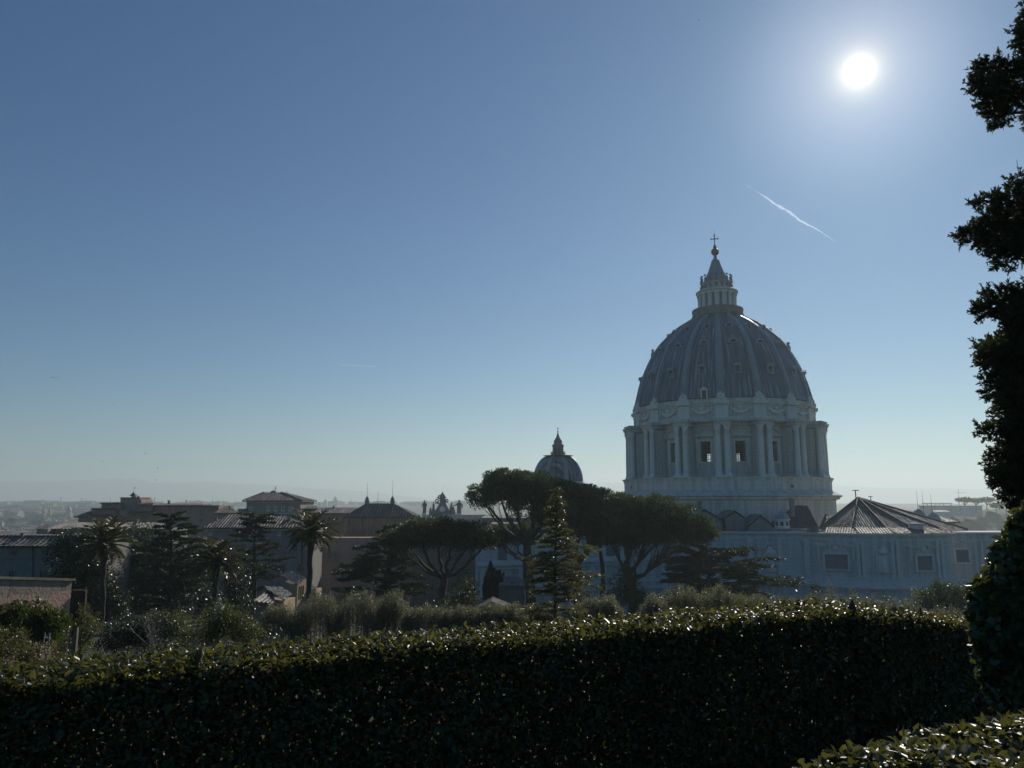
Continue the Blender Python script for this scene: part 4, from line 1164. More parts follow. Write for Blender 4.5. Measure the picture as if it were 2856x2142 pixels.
cedar("young deodar with a long bare leader and bright drooping tips", (1551, 1740), (1551, 1284), 40,
    [(1355, 7, 8), (1372, 12, 16), (1388, 16, 14), (1402, 22, 24), (1416, 40, 28), (1430, 24, 30), (1444, 22, 26), (1462, 30, 30), (1476, 34, 34), (1490, 40, 46), (1504, 54, 60), (1512, 56, 146), (1530, 76, 70), (1546, 94, 78), (1560, 90, 74), (1570, 70, 66), (1582, 76, 72), (1598, 92, 104), (1606, 96, 172), (1622, 88, 130), (1640, 84, 84), (1660, 92, 88), (1682, 112, 104), (1700, 120, 112)], 25,
    tr=.07, leaf=.085, dens=85, plate=.75, droop=-.26, up=.12, mat='deodar', name="deodar_tree", leafw=.014, group="conifers in the garden", sp=(6, 9))
# ---- palms
palm("palm with drooping gold-edged fronds beside the glossy tree at left", (291, 1520), (284, 1752), 74, 3.5, 31, tr=.26)
palm("short palm with a dense crown above the stone finial", (604, 1570), (596, 1740), 78, 3.4, 32, n=62, tr=.26)
palm("tall palm with a clear dark trunk before the grey palace wall", (868, 1490), (860, 1690), 82, 3.5, 33, tr=.29)
# ---- glossy evergreen trees
bush("magnolia_tree", "glossy evergreen tree glinting white behind the left palm", "tree", [(205, 1570, 62, 78), (230, 1520, 52, 40), (250, 1650, 70, 80), (300, 1690, 46, 60), (200, 1660, 60, 60), (345, 1700, 30, 44)], 84, 3.2, .26, .07, 'glossy', 41, "glossy evergreen trees", stems=6)
bush("magnolia_tree", "narrow glossy evergreen tree right of the short palm", "tree", [(648, 1580, 34, 52), (662, 1640, 40, 56), (672, 1700, 42, 50)], 86, 3.2, .24, .06, 'glossy', 42, "glossy evergreen trees", stems=3)
bush("evergreen_tree", "dark broadleaf tree filling the gap between left palm and cedar", "tree", [(395, 1500, 58, 40), (430, 1560, 80, 60), (385, 1580, 55, 60), (520, 1600, 70, 70), (440, 1660, 90, 60)], 121, 2.6, .4, .1, 'cedar', 43, "dark garden trees", stems=5)
bush("evergreen_tree", "dark low tree below the short palm", "tree", [(545, 1690, 60, 46), (610, 1680, 50, 50)], 90, 2.6, .34, .08, 'glossy', 44, "dark garden trees", stems=3)
bush("evergreen_tree", "dark shadowed bush left of the pointed cypress", "tree", [(1298, 1650, 36, 52), (1270, 1680, 34, 30), (1318, 1690, 28, 30)], 112, 2.8, .34, .09, 'pine', 45, "dark garden trees", stems=3)
bush("ivy_mass", "dark ivy heaped round the foot of the right-hand umbrella pine", "ivy", [(1745, 1620, 34, 44), (1765, 1665, 42, 44), (1722, 1655, 30, 44)], 114, 2.8, .3, .08, 'ivy', 46, None, stems=3)
bush("round_tree", "large rounded tree beside the ivy at the right, below the white wall", "tree", [(2625, 1672, 62, 44), (2680, 1680, 44, 44), (2580, 1690, 40, 36)], 104, 3.0, .26, .07, 'pine', 47, "rounded trees at the wall's foot", stems=4)
bush("round_tree", "narrow round-headed dark tree below the curved wall", "tree", [(2272, 1640, 16, 20), (2277, 1668, 22, 32)], 104, 3.2, .26, .07, 'glossy', 48, "rounded trees at the wall's foot", stems=2)
bush("round_tree", "small dark round tree between the thin saplings", "tree", [(2466, 1672, 19, 22), (2478, 1694, 20, 20)], 100, 3.2, .26, .07, 'pine', 49, "rounded trees at the wall's foot", stems=2)
def cypress_tree(label, px, pyt, pyb, hw, Y, seed, spires):
    B = at(px, pyb, Y); B.z = T(Y) - .1
    t = empty("cypress_tree", B, label, "tree", "pointed cypresses")
    P, D = [], []
    for (sx, sy, w) in spires:
        zt_, z0 = at(sx, sy, Y).z, at(px, pyb + 20, Y).z; x = xat(sx, sy, Y)
        m_ = 4200; f = NR.random(m_) ** .75; a = NR.random(m_) * 6.283
        rr = w * mpp(Y) * np.minimum(1, (1 - f) * 2.2 + .05) * (.6 + .4 * NR.random(m_)) * (.85 + .15 * np.sin(a * 3 + f * 9))
        P.append(np.stack([x + rr * np.cos(a), Y + rr * np.sin(a), z0 + (zt_ - z0) * f], 1)); D.append(unit(np.stack([np.cos(a) * .35, np.sin(a) * .35, np.ones(m_)], 1) + rdir(m_) * .3))
    MB().tube([B, (B.x, B.y, at(px, pyt, Y).z - .5)], [.16, .03], 6).build("trunk", M['bark'], t)
    P, D = np.concatenate(P), np.concatenate(D)
    leaf_mesh("crown", M['cedar'], t, P, D, .22, .045)
cypress_tree("dark pointed cypress left of the tiled shed", 1368, 1569, 1665, 20, 110, 1, [(1368, 1567, 20), (1379, 1588, 12), (1387, 1593, 9), (1358, 1600, 12)])
cypress_tree("small dark cypress tips poking above the tiled shed", 1397, 1592, 1640, 9, 113, 2, [(1394, 1592, 8), (1404, 1600, 7)])
# ---------------------------------------------------------------- the near hedge
HZ = EYE - .77
HP = [(-3.6, 3.02), (-2.3, 3.6), (2.44, 5.7), (3.0, 5.92), (3.7, 6.3), (4.7, 7.0)]     # front edge of its top, in plan
HT = [HZ - .045, HZ - .04, HZ, HZ - .07, HZ - .19, HZ - .34]
HWID = .48
def hedge_pts(n):
    seg = [math.dist(a, b) for a, b in zip(HP, HP[1:])]; tot_ = sum(seg)
    s = NR.random(n) * tot_; X, Yv, Zt, nx, ny = (np.zeros(n) for _ in range(5)); a0 = 0
    for i, L in enumerate(seg):
        m_ = (s >= a0) & (s <= a0 + L); f = (s[m_] - a0) / L
        X[m_] = HP[i][0] + (HP[i + 1][0] - HP[i][0]) * f; Yv[m_] = HP[i][1] + (HP[i + 1][1] - HP[i][1]) * f
        Zt[m_] = HT[i] + (HT[i + 1] - HT[i]) * f
        nx[m_], ny[m_] = (HP[i + 1][1] - HP[i][1]) / L, -(HP[i + 1][0] - HP[i][0]) / L; a0 += L
    return X, Yv, Zt, nx, ny, s
hedge = empty("clipped_hedge", (0, 4.6, T(4.6)), "long dark clipped hedge across the whole foreground with a sunlit top", "hedge")
P, D, N, Tn = [], [], [], []
def wob(s): return .018 * np.sin(s * 3.1) + .014 * np.sin(s * 7.3 + 1) + .010 * np.sin(s * 17 + 2)
n = 135000      # front face
X, Yv, Zt, nx, ny, s = hedge_pts(n)
dpt = NR.random(n) ** 1.5 * .16; h = NR.random(n) * 1.62
o_ = wob(s + h * 2) - dpt + .01
P.append(np.stack([X + nx * o_, Yv + ny * o_, Zt - h - .01], 1))
nn = np.stack([nx, ny, np.full(n, .35)], 1); N.append(nn)
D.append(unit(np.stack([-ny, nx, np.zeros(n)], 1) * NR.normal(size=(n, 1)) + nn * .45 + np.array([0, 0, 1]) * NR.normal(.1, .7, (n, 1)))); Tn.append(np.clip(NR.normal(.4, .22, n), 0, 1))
n = 48000      # top
X, Yv, Zt, nx, ny, s = hedge_pts(n)
w = NR.random(n) * HWID; edge = np.minimum(w, HWID - w) / HWID
o_ = -w
P.append(np.stack([X + nx * o_, Yv + ny * o_, Zt + wob(s * 1.7 + w * 9) * 1.1 - NR.random(n) ** 1.6 * .11 - (edge < .08) * .02 + (NR.random(n) < .012) * NR.random(n) * .07], 1))
N.append(np.tile([0, 0, 1.0], (n, 1)) + NR.normal(size=(n, 3)) * .25)
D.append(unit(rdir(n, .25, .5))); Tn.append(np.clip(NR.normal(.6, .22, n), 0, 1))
n = 60000      # back face
X, Yv, Zt, nx, ny, s = hedge_pts(n)
o_ = -HWID + NR.random(n) * .12; h = NR.random(n) * 1.62
P.append(np.stack([X + nx * o_, Yv + ny * o_, Zt - h], 1)); nn = -np.stack([nx, ny, np.full(n, -.35)], 1); N.append(nn)
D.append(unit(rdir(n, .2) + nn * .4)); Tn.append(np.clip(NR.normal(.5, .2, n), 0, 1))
n = 60000     # inside
X, Yv, Zt, nx, ny, s = hedge_pts(n)
o_ = -NR.random(n) * HWID; h = NR.random(n) * 1.6
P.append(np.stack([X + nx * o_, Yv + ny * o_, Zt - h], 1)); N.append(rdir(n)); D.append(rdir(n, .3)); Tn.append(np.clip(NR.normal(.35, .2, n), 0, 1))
P, D, N, Tn = map(np.concatenate, (P, D, N, Tn))
Ls = .031 * (.5 + .7 * NR.random(len(P)) + .8 * (NR.random(len(P)) < .05))
Ls[183000:] *= 1.38  # hidden back and inside leaves enlarged to stop light passing through the hedge
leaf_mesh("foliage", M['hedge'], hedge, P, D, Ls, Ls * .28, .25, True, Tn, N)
mb = MB(); r = random.Random(3)
X, Yv, Zt, nx, ny, s = hedge_pts(340)
for i in range(340):
    b = Vector((X[i] - nx[i] * r.uniform(.12, .38), Yv[i] - ny[i] * r.uniform(.12, .38), Zt[i] - 1.85))
    e = b + Vector((r.uniform(-.2, .2), r.uniform(-.15, .15), r.uniform(1.2, 1.83)))
    mb.tube(curve(b, e, 0, 5, .04, r), taper(.010, .003, 5), 4)
mb.build("stem", M['bark'], hedge)
# pointed stakes standing in the hedge
stk = None
for (px, pyt, w, Y, lb) in ((553, 1811, .026, 4.02, "dark pointed stake at the left end of the hedge, by the lower left bushes"), (1818, 1700, .028, 5.35, "dark stake poking up before the ivied pine foot"), (2141, 1687, .024, 5.66, "dark stake in the hedge below the spreading cedar"), (2377, 1672, .030, 5.82, "tallest dark stake in the hedge, below the cone roof"), (2567, 1693, .024, 6.25, "dark stake in the sinking end of the hedge, left of the ivy")):
    p = at(px, pyt, Y)
    t = empty("wooden_stake", (p.x, Y, T(Y)), lb, "stake", "stakes in the hedge")
    h = p.z - T(Y)
    MB().tube([p - Vector((0, 0, h)), p - Vector((.006, 0, .3)), p - Vector((.003, 0, .06))], w, 6).tube([p - Vector((.003, 0, .06)), p], [w, .004], 6).build("post", M['bark'], t)

# near hedge top in the lower right corner
nb = empty("low_hedge", (1.8, 1.8, T(1.8)), "low clipped hedge in the bottom right corner with large sunlit leaves", "hedge")
n = 34000
a = NR.random(n) * 6.283; q = np.sqrt(NR.random(n))
rx = 1.02 + .08 * np.sin(a * 5) + .05 * np.sin(a * 11 + 1); ry = .62 + .03 * np.sin(a * 7)
x, y = 1.78 + rx * q * np.cos(a), 1.74 + ry * q * np.sin(a)
zt_ = EYE - .565 - .05 * q ** 6 + .02 * np.sin(x * 9) + .018 * np.sin(y * 13 + x * 4)
P = np.stack([x, y, zt_ - NR.random(n) ** 1.7 * .14], 1); N = np.tile([0, 0, 1.0], (n, 1)) + NR.normal(size=(n, 3)) * .4; D = unit(rdir(n, .3, .5))
n2 = 26000
a = NR.random(n2) * 6.283; dq = NR.random(n2) ** 1.4 * .12
nn = np.stack([np.cos(a), np.sin(a) * 1.6, np.full(n2, .3)], 1)
P2 = np.stack([1.78 + (1.02 + .08 * np.sin(a * 5) + .05 * np.sin(a * 11 + 1) - dq) * np.cos(a), 1.74 + (.56 - dq) * np.sin(a), EYE - .60 - NR.random(n2) * 1.1], 1)
P, N, D = np.concatenate([P, P2]), np.concatenate([N, nn]), np.concatenate([D, unit(rdir(n2, .2) + unit(nn) * .5)])
Ls = .029 * (.5 + .8 * NR.random(len(P)))
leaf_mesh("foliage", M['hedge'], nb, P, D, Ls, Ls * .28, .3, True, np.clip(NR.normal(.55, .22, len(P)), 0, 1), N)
mb = MB()
for i in range(40):
    b = Vector((1.78 + r.uniform(-.7, .7), 1.74 + r.uniform(-.35, .35), T(1.8)))
    mb.tube(curve(b, b + Vector((r.uniform(-.2, .2), r.uniform(-.1, .1), 1.0)), 0, 4, .04, r), taper(.010, .003, 4), 4)
mb.build("stem", M['bark'], nb)

# ivy bush at the right edge
iv = empty("ivy_bush", (2.7, 4.1, T(4.1)), "tall dark ivy-covered bush at the right edge, above the low hedge", "bush")
LB = [(2915, 1500, 92, 95, 4.15), (2900, 1590, 130, 110, 4.12), (2890, 1690, 172, 120, 4.05), (2895, 1790, 168, 120, 4.05), (2905, 1890, 150, 120, 4.08), (2930, 1990, 130, 120, 4.1), (2935, 1430, 66, 60, 4.2), (3000, 1650, 170, 260, 4.2)]
P, D, N = [], [], []
L3 = [(np.array(at(a + 12, b, Y)), np.array([c * mpp(Y), min(c, 120) * mpp(Y) * .9, d * mpp(Y)])) for a, b, c, d, Y in LB]
for i, (c, rr) in enumerate(L3):
    n = int(30000 * rr[0] * rr[2] / .06 * .9)
    d = rdir(n); f = 1 - NR.random(n) ** 1.6 * .38
    f = f * (1 + .05 * np.sin(d[:, 0] * 9 + i) * np.sin(d[:, 2] * 11 + i * 2))
    p = c + d * f[:, None] * rr
    keep = np.ones(n, bool)
    for j, (c2, r2_) in enumerate(L3):
        if j != i: keep &= (((p - c2) / r2_) ** 2).sum(1) > .62
    P.append(p[keep]); N.append(unit(d[keep] / rr) + np.array([0, 0, .3])); D.append(unit(rdir(n)[keep] * .9 + d[keep] * .35 + np.array([0, 0, -.4])))
P, D, N = map(np.concatenate, (P, D, N))
if len(P) > 60000:
    k_ = NR.permutation(len(P))[:60000]; P, D, N = P[k_], D[k_], N[k_]
Ls = .050 * (.45 + .9 * NR.random(len(P)))
leaf_mesh("foliage", M['ivy'], iv, P, D, Ls, Ls * .40, .2, True, np.clip(NR.normal(.45, .24, len(P)), 0, 1), N)
mb = MB()
for i in range(14):
    b = Vector((2.95 + r.uniform(-.3, .3), 4.1 + r.uniform(-.2, .2), T(4.1)))
    mb.tube(curve(b, b + Vector((r.uniform(-.25, .25), r.uniform(-.15, .15), r.uniform(1.0, 1.75))), 0, 6, .06, r), taper(.03, .006, 6), 5)
mb.build("stem", M['bark'], iv)

# ---- tall cypress whose branches reach in from the right
YC = 9.0
cyp = empty("cypress_tree", (at(3110, 1500, YC).x, YC, T(YC)), "tall dark conifer reaching in at the right edge against the sky", "tree")
LC = [(2862, 45, 24, 60), (2838, 128, 46, 46), (2778, 180, 50, 46), (2732, 232, 40, 26), (2795, 255, 48, 44), (2856, 215, 50, 80), (2800, 300, 24, 38), (2842, 350, 30, 22), (2880, 300, 40, 60),
      (2850, 486, 14, 12), (2845, 540, 44, 52), (2790, 575, 40, 30), (2738, 560, 36, 16), (2722, 642, 38, 26), (2785, 630, 56, 60), (2785, 705, 36, 40), (2852, 660, 48, 66), (2884, 620, 28, 80),
      (2812, 826, 58, 40), (2860, 960, 62, 110), (2835, 1010, 62, 80), (2858, 1150, 60, 90), (2862, 1320, 50, 80), (2745, 858, 34, 20), (2856, 880, 60, 80), (2800, 905, 40, 46), (2740, 990, 46, 22), (2790, 985, 52, 50), (2850, 1020, 60, 90), (2775, 1075, 40, 40), (2815, 1120, 55, 70), (2730, 1208, 36, 17), (2790, 1215, 44, 40), (2850, 1210, 50, 90), (2815, 1290, 40, 42), (2775, 1335, 28, 26), (2830, 1370, 40, 44), (2862, 1400, 40, 60), (2900, 1100, 46, 290), (2900, 1300, 60, 160)]
P, D, Tn, mb = [], [], [], MB()
tk = lambda z: Vector((at(3110, 1500, YC).x, YC, z))
ztop = at(3110, -900, YC).z
mb.tube([tk(T(YC) - .1), tk(60), tk(64), tk(ztop)], [.3, .26, .2, .06], 9)
for i, (a, b, c, d) in enumerate(LC):
    a += 12
    C_ = np.array(at(a + 6, b, YC)) + np.array([0, r.uniform(-.3, .3), 0]); k = mpp(YC); rr = np.array([c * k, max(c, d) * k * .8, d * k])
    sb = Vector(C_) + Vector((.9, 0, .25)); sb = tk(min(ztop - .1, C_[2] - .5 + r.uniform(-.1, .3)))
    mb.tube(curve(sb, Vector(C_) - Vector((rr[0] * .3, 0, 0)), .1, 7, .03, r), taper(.045, .006, 7), 5)
    nt = int(c * d * .11) + 8
    for j in range(nt):
        dd = rdir(1)[0]; p = C_ + dd * rr * (.35 + .65 * r.random() ** .6) * r.uniform(.85, 1.32)
        ax = unit(dd + rdir(1, .3)[0] * .8 + np.array([-.35, 0, .1])); ln = r.uniform(.04, .11)
        m_ = 16; u_ = NR.random(m_)[:, None]
        P.append(p + ax * u_ * ln); D.append(unit(ax * .9 + rdir(m_) * .75)); Tn.append(np.clip(NR.normal(r.uniform(.3, .6), .15, m_), 0, 1))
        if j % 4 == 0: mb.tube([Vector(C_) + (Vector(p) - Vector(C_)) * .2, Vector(p), Vector(p + ax * ln)], [.006, .004, .002], 3)
e = at(2836, 445, YC); mb.tube([at(2875, 520, YC), at(2850, 495, YC), at(2838, 470, YC), e], [.006, .005, .004, .002], 4)
mb.build("trunk", M['bark'], cyp)
P, D, Tn = map(np.concatenate, (P, D, Tn))
leaf_mesh("crown", M['cypress'], cyp, P, D, .042 * (.6 + .8 * NR.random(len(P))), .009, tint=Tn)

# ---- shrubs in the garden below
G1, G2 = "grey twiggy shrubs in the middle", "grey twiggy shrubs at the right"
for i, (a, b, t_, b_, Y, lb) in enumerate((
        (726, 850, 1692, 1800, 43, "grey twiggy shrub at the left corner of the middle thicket"), (826, 960, 1668, 1800, 44, "grey twiggy shrub at the foot of the tall palm"),
        (936, 1070, 1656, 1795, 45, "tall grey twiggy shrub right of the tall palm"), (1045, 1142, 1650, 1790, 46, "greener twiggy shrub topping the middle thicket"),
        (1120, 1250, 1688, 1780, 44, "low grey shrub below the lowest umbrella pine"), (1230, 1350, 1690, 1775, 44, "low grey shrub below the pointed cypress"),
        (1330, 1470, 1682, 1765, 44, "low grey shrub below the tiled shed"), (1440, 1560, 1692, 1755, 45, "low grey shrub at the left foot of the deodar"), (1590, 1735, 1668, 1745, 44, "grey shrub at the right foot of the deodar"))):
    wispy("twiggy_shrub", lb, a, b, t_, b_, Y, 260, 50 + i, leaf=.085, per=64, group=G1, jag=.28)
for i, (a, b, t_, b_, Y, lb) in enumerate((
        (1796, 1856, 1662, 1730, 36, "grey shrub right of the ivied pine foot"), (1846, 1950, 1640, 1725, 37, "tall pale grey shrub before the spreading cedar"),
        (1935, 2050, 1634, 1722, 37, "tallest pale grey shrub, in the middle of the right thicket"), (2040, 2150, 1655, 1715, 37, "grey shrub at the right foot of the spreading cedar"),
        (2140, 2250, 1662, 1715, 38, "thin grey shrub left of the narrow round tree"), (2240, 2360, 1658, 1715, 38, "thin grey shrub below the first wall window"),
        (2350, 2450, 1672, 1718, 38, "low thin shrub right of the tallest stake"), (2440, 2560, 1668, 1725, 38, "low thin shrub below the niche panel"), (2560, 2690, 1690, 1745, 38, "low thin shrub before the large rounded tree"))):
    wispy("twiggy_shrub", lb, a, b, t_, b_, Y, 170 if i < 4 else 80, 70 + i, leaf=.075, per=50 if i < 4 else 34, group=G2, jag=.5)
for i, (px, t_, b_, lb) in enumerate(((2322, 1614, 1705, "tall thin sapling with pale leaves before the wall"), (2369, 1640, 1705, "short thin sapling beside the tall one"), (2546, 1630, 1715, "thin leafy sapling left of the large rounded tree"), (2420, 1648, 1705, "slight sapling left of the small round tree"))):
    wispy("sapling", lb, px - 13, px + 13, t_, b_, 36, 9, 90 + i, leaf=.09, per=34, group="saplings before the white wall", jag=.5, depth=.3)
bush("laurel_bush", "bright green laurel bush below the ruined wall", "bush", [(20, 1700, 50, 26), (85, 1705, 55, 30), (60, 1745, 90, 44), (140, 1745, 46, 48)], 30, 4.2, .11, .03, 'laurel', 61, "bushes at the lower left", oval=True, lump=3.2)
bush("clipped_hedge", "small curved clipped hedge at the left edge below the laurel", "hedge", [(-30, 1790, 90, 50), (40, 1820, 80, 52), (105, 1850, 66, 50), (150, 1875, 44, 44)], 20, 2.6, .05, .014, 'hedge', 62, None, stems=6, lump=3.2)
bush("shrub", "olive green shrub climbing the ruined wall's end", "bush", [(232, 1710, 26, 40), (250, 1745, 40, 40), (215, 1790, 46, 34), (175, 1790, 30, 40)], 32, 2.2, .075, .02, 'shrub', 63, "bushes at the lower left", lump=3.2)
bush("shrub", "dark shrub between the palm foot and the bare twigs", "bush", [(330, 1765, 50, 42), (385, 1765, 50, 46), (440, 1755, 50, 44), (300, 1800, 60, 36)], 35, 2.0, .085, .022, 'glossy', 64, "bushes at the lower left", lump=3.2)
bush("shrub", "olive shrub with mottled leaves left of the bright bush", "bush", [(430, 1725, 40, 26), (490, 1745, 50, 38), (530, 1775, 50, 36)], 36, 2.0, .08, .02, 'shrub', 65, "bushes at the lower left", lump=3.2)
bush("shrub", "bright yellow-green bush round the stone finial", "bush", [(600, 1725, 40, 44), (650, 1750, 50, 50), (690, 1775, 40, 40), (580, 1770, 50, 46), (625, 1700, 22, 30)], 34, 2.2, .075, .02, 'shrub', 66, "bushes at the lower left", lump=3.2)
bush("shrub", "dark bush in the shade at the left end of the grey thicket", "bush", [(700, 1760, 40, 36), (740, 1775, 60, 30), (400, 1810, 90, 30), (520, 1815, 90, 30)], 37, 2.0, .085, .022, 'glossy', 67, "bushes at the lower left", lump=3.2)
bush("juniper", "feathery yellow-green shrub tips just beyond the hedge at left", "bush", [(190, 1835, 26, 26), (240, 1830, 26, 22), (150, 1850, 26, 20), (290, 1838, 30, 16)], 9.5, 2.4, .035, .006, 'shrub', 68, None, up=.9)
bush("shrub", "dim bush low behind the lit cottage's palm", "bush", [(900, 1680, 60, 26), (985, 1668, 60, 28), (1180, 1690, 60, 22)], 92, 2.4, .2, .05, 'glossy', 69, "dark garden trees")
# bare twigs
bt = empty("bare_shrub", (at(430, 1800, 31).x, 31, T(31)), "leafless pale-twigged shrub among the lower left bushes", "shrub")
mb = MB()
for i in range(16):
    b = at(430 + r.uniform(-12, 12), 1822, 31); e = at(430 + r.uniform(-85, 60), r.uniform(1700, 1790), 31) + Vector((0, r.uniform(-.5, .5), 0))
    pts = curve(b, e, .1, 7, .06, r); mb.tube(pts, taper(.012, .003, 7), 4)
    for q in (3, 4, 5): mb.tube([pts[q], pts[q] + Vector((r.uniform(-.25, .25), r.uniform(-.1, .1), r.uniform(.1, .3)))], [.006, .002], 3)
mb.build("stem", M['dry'], bt)
# ---------------------------------------------------------------- palaces, houses and the far city
def win(parent, px, py, w, h, Y, frame_=True, mull=True, fm='stone_trim', gm='glass', arch=False):
    """window: frame part with a dark pane as its sub-part; w, h in picture pixels"""
    k = mpp(Y); c = at(px, py, Y); W, H = w * k / 2, h * k / 2; f = min(.35, W * .45)
    mb = MB()
    if frame_:
        for s in (-1, 1): mb.box(c.x + s * W - (f if s < 0 else 0), c.x + s * W + (0 if s < 0 else f), Y - .16, Y + .1, c.z - H - f, c.z + H + f)
        mb.box(c.x - W, c.x + W, Y - .16, Y + .1, c.z + H, c.z + H + f).box(c.x - W - f * 1.4, c.x + W + f * 1.4, Y - .24, Y + .1, c.z - H - f * 1.6, c.z - H)
    if mull: mb.box(c.x - .06, c.x + .06, Y - .1, Y + .1, c.z - H, c.z + H)
    if not mb.v: mb.box(c.x - W, c.x + W, Y - .12, Y + .1, c.z - H - .15, c.z - H)
    a = mb.build("window", M[fm], parent)
    MB().box(c.x - W, c.x + W, Y - .035, Y + .06, c.z - H, c.z + H).build("window_pane", M[gm], a)
def building(name, label, px, Y, cat="building", group=None): return empty(name, (at(px, 1500, Y).x, Y + 3, T(Y)), label, cat, group)
def course(parent, px0, px1, py, h, Y, out=.25, name="string_course", mat='stone_trim'):
    pbox(MB(), px0, px1, py - h / 2, py + h / 2, Y - out, out + .1).build(name, M[mat], parent)

# long building at the lower left with a ribbed roof
B = building("long_house", "grey long house at the left edge with a ribbed roof above two rows of windows", 60, 104)
w_ = pbox(MB(), -160, 236, 1522, 1720, 104.8, 12, z0=T(104) - 1).build("wall", M['greywall'], B)
mb = MB(); z0, z1 = zat(1523, 104), zat(1498, 106.6)
tiled(mb, (xat(-165, 1523, 104), 104, z0), (xat(238, 1523, 104), 104, z0), (xat(225, 1500, 106.6), 106.6, z1), (xat(-165, 1500, 106.6), 106.6, z1), .62, .16)
rf = mb.build("roof", M['tile_dark'], B)
mb = MB().tube([(xat(-165, 1500, 106.6) + q * .275, 106.6, z1 + .1 + (.09 if q % 2 else 0)) for q in range(72)], .13, 5)
mb.build("ridge_tiles", M['tile'], rf)
MB().tube([(xat(-165, 1524, 103.8), 103.8, z0 - .05), (xat(238, 1524, 103.8), 103.8, z0 - .05)], .12, 6).build("gutter", M['iron'], rf)
for px, py, w, h in ((39, 1541, 9, 12), (124, 1540, 8, 12), (33, 1605, 13, 22), (119, 1605, 13, 22), (-30, 1541, 9, 12)): win(B, px, py, w, h, 104.8, fm='greywall')
course(B, -160, 236, 1556.5, 2.5, 104.8, mat='greywall'); course(B, -160, 236, 1525.5, 3, 104.8, .35, "eave_moulding", 'greywall')
for px in (92, 170): MB().tube([at(px, 1526, 104.6), at(px, 1640, 104.6)], .08, 6).build("drainpipe", M['iron'], B)
# lower roof behind it
B = building("low_house", "low house with a plain dull roof behind the long ribbed one", 40, 128)
pbox(MB(), -200, 100, 1499, 1700, 130, 12, z0=30).build("wall", M['greywall'], B)
mb = MB(); z0, z1 = zat(1500, 129), zat(1483, 138)
tiled(mb, (xat(-220, 1500, 129), 129, z0), (xat(92, 1500, 129), 129, z0), (xat(104, 1483, 138), 138, z1), (xat(-220, 1483, 138), 138, z1), .7, .1)
mb.build("roof", M['tile'], B)
# gallery with the long pale roof
B = building("gallery", "long narrow gallery with a straight pale tiled roof behind the left palm", 290, 160)
pbox(MB(), 108, 470, 1475, 1600, 161, 9, z0=25).build("wall", M['greywall'], B)
mb = MB(); z0, z1 = zat(1475.5, 160), zat(1458, 166)
tiled(mb, (xat(129, 1475, 160), 160, z0), (xat(470, 1475, 160), 160, z0), (xat(470, 1458, 166), 166, z1), (xat(135, 1458, 166), 166, z1), .7, .12)
mb.build("roof", M['tile_pale'], B)
mb = MB(); za, zb1 = zat(1475, 158), zat(1462, 163)
tiled(mb, (xat(89, 1475, 158), 158, za), (xat(132, 1475, 158), 158, za), (xat(135, 1462, 163), 163, zb1), (xat(118, 1464, 163), 163, zb1 - .2), .7, .1)
mb.build("hip_roof", M['tile_dark'], B)
pbox(MB(), 97, 128, 1476, 1600, 158.6, 3, z0=25).build("end_wall", M['greywall'], B)
for px in (150, 200, 390, 430): win(B, px, 1487, 6, 9, 161, fm='greywall', mull=False)

# pink palace with the small belvedere tower
Y = 255
B = building("pink_palace", "sprawling pink palace with a small belvedere turret and stepped roofs at left", 400, Y)
w1 = MB()
pbox(w1, 214, 330, 1441, 1560, Y + 1, 22, z0=5); pbox(w1, 282, 336, 1402, 1445, Y + 6, 16); pbox(w1, 256, 322, 1418, 1445, Y + 4, 16)
pbox(w1, 330, 566, 1424, 1560, Y + 3, 14, z0=5)
w1.build("wall", M['pink'], B)
w2 = pbox(MB(), 335, 380, 1389, 1425, Y + 8, 10).build("tower", M['pink'], B)
pbox(MB(), 333.5, 381, 1387, 1389, Y + 7.6, 10.8).build("tower_roof", M['tile_dark'], w2)
w3 = pbox(MB(), 366, 378, 1383, 1389, Y + 9, 3).build("belvedere", M['pink'], B)
cx = at(372, 1383, Y + 10.5)
MB().lathe([(1.3, 0), (1.15, .3), (.5, .8), (.08, 1.25), (.03, 2.0)], 8, cx, False).tube([cx + Vector((0, 0, 1.9)), cx + Vector((0, 0, 2.9))], .035, 4).box(cx.x, cx.x + .5, cx.y - .02, cx.y + .02, cx.z + 2.55, cx.z + 2.8).build("spire", M['tile_dark'], w3)
w4 = pbox(MB(), 379, 394, 1392, 1402, Y + 6, 8).build("turret", M['pink'], B)
cx = at(386.5, 1392, Y + 8)
MB().lathe([(1.3, -.1), (.9, .35), (.1, .9), (.02, 1.5)], 8, cx, False).build("spire", M['tile_dark'], w4)
def flatroof(parent, px0, px1, pye, pyr, Y, dep, mat='tile_dark', lean=0):
    z0, z1 = zat(pye, Y), zat(pyr, Y + dep); mb = MB()
    a, b, c, d = Vector((xat(px0, pye, Y), Y - .4, z0)), Vector((xat(px1, pye, Y), Y - .4, z0)), Vector((xat(px1 - lean, pyr, Y + dep), Y + dep, z1)), Vector((xat(px0 + lean, pyr, Y + dep), Y + dep, z1))
    mb.prism([a, b, c, d], (0, 0, -.3)); tiled(mb, a + Vector((0, 0, .02)), b + Vector((0, 0, .02)), c + Vector((0, 0, .02)), d + Vector((0, 0, .02)), .9, .1)
    return mb.build("roof", M[mat], parent)
flatroof(B, 206, 330, 1441, 1424, Y, 12, lean=50); flatroof(B, 254, 324, 1419, 1417, Y + 3, 12); flatroof(B, 281, 337, 1403, 1400.5, Y + 5, 14, lean=6); flatroof(B, 378, 430, 1405, 1401, Y + 2, 9, lean=8)
w5 = MB(); pbox(w5, 385, 606, 1409, 1560, Y + 2, 14, z0=5); pbox(w5, 380, 425, 1406, 1440, Y + 1, 10)
w5.build("wing_wall", M['pink'], B)
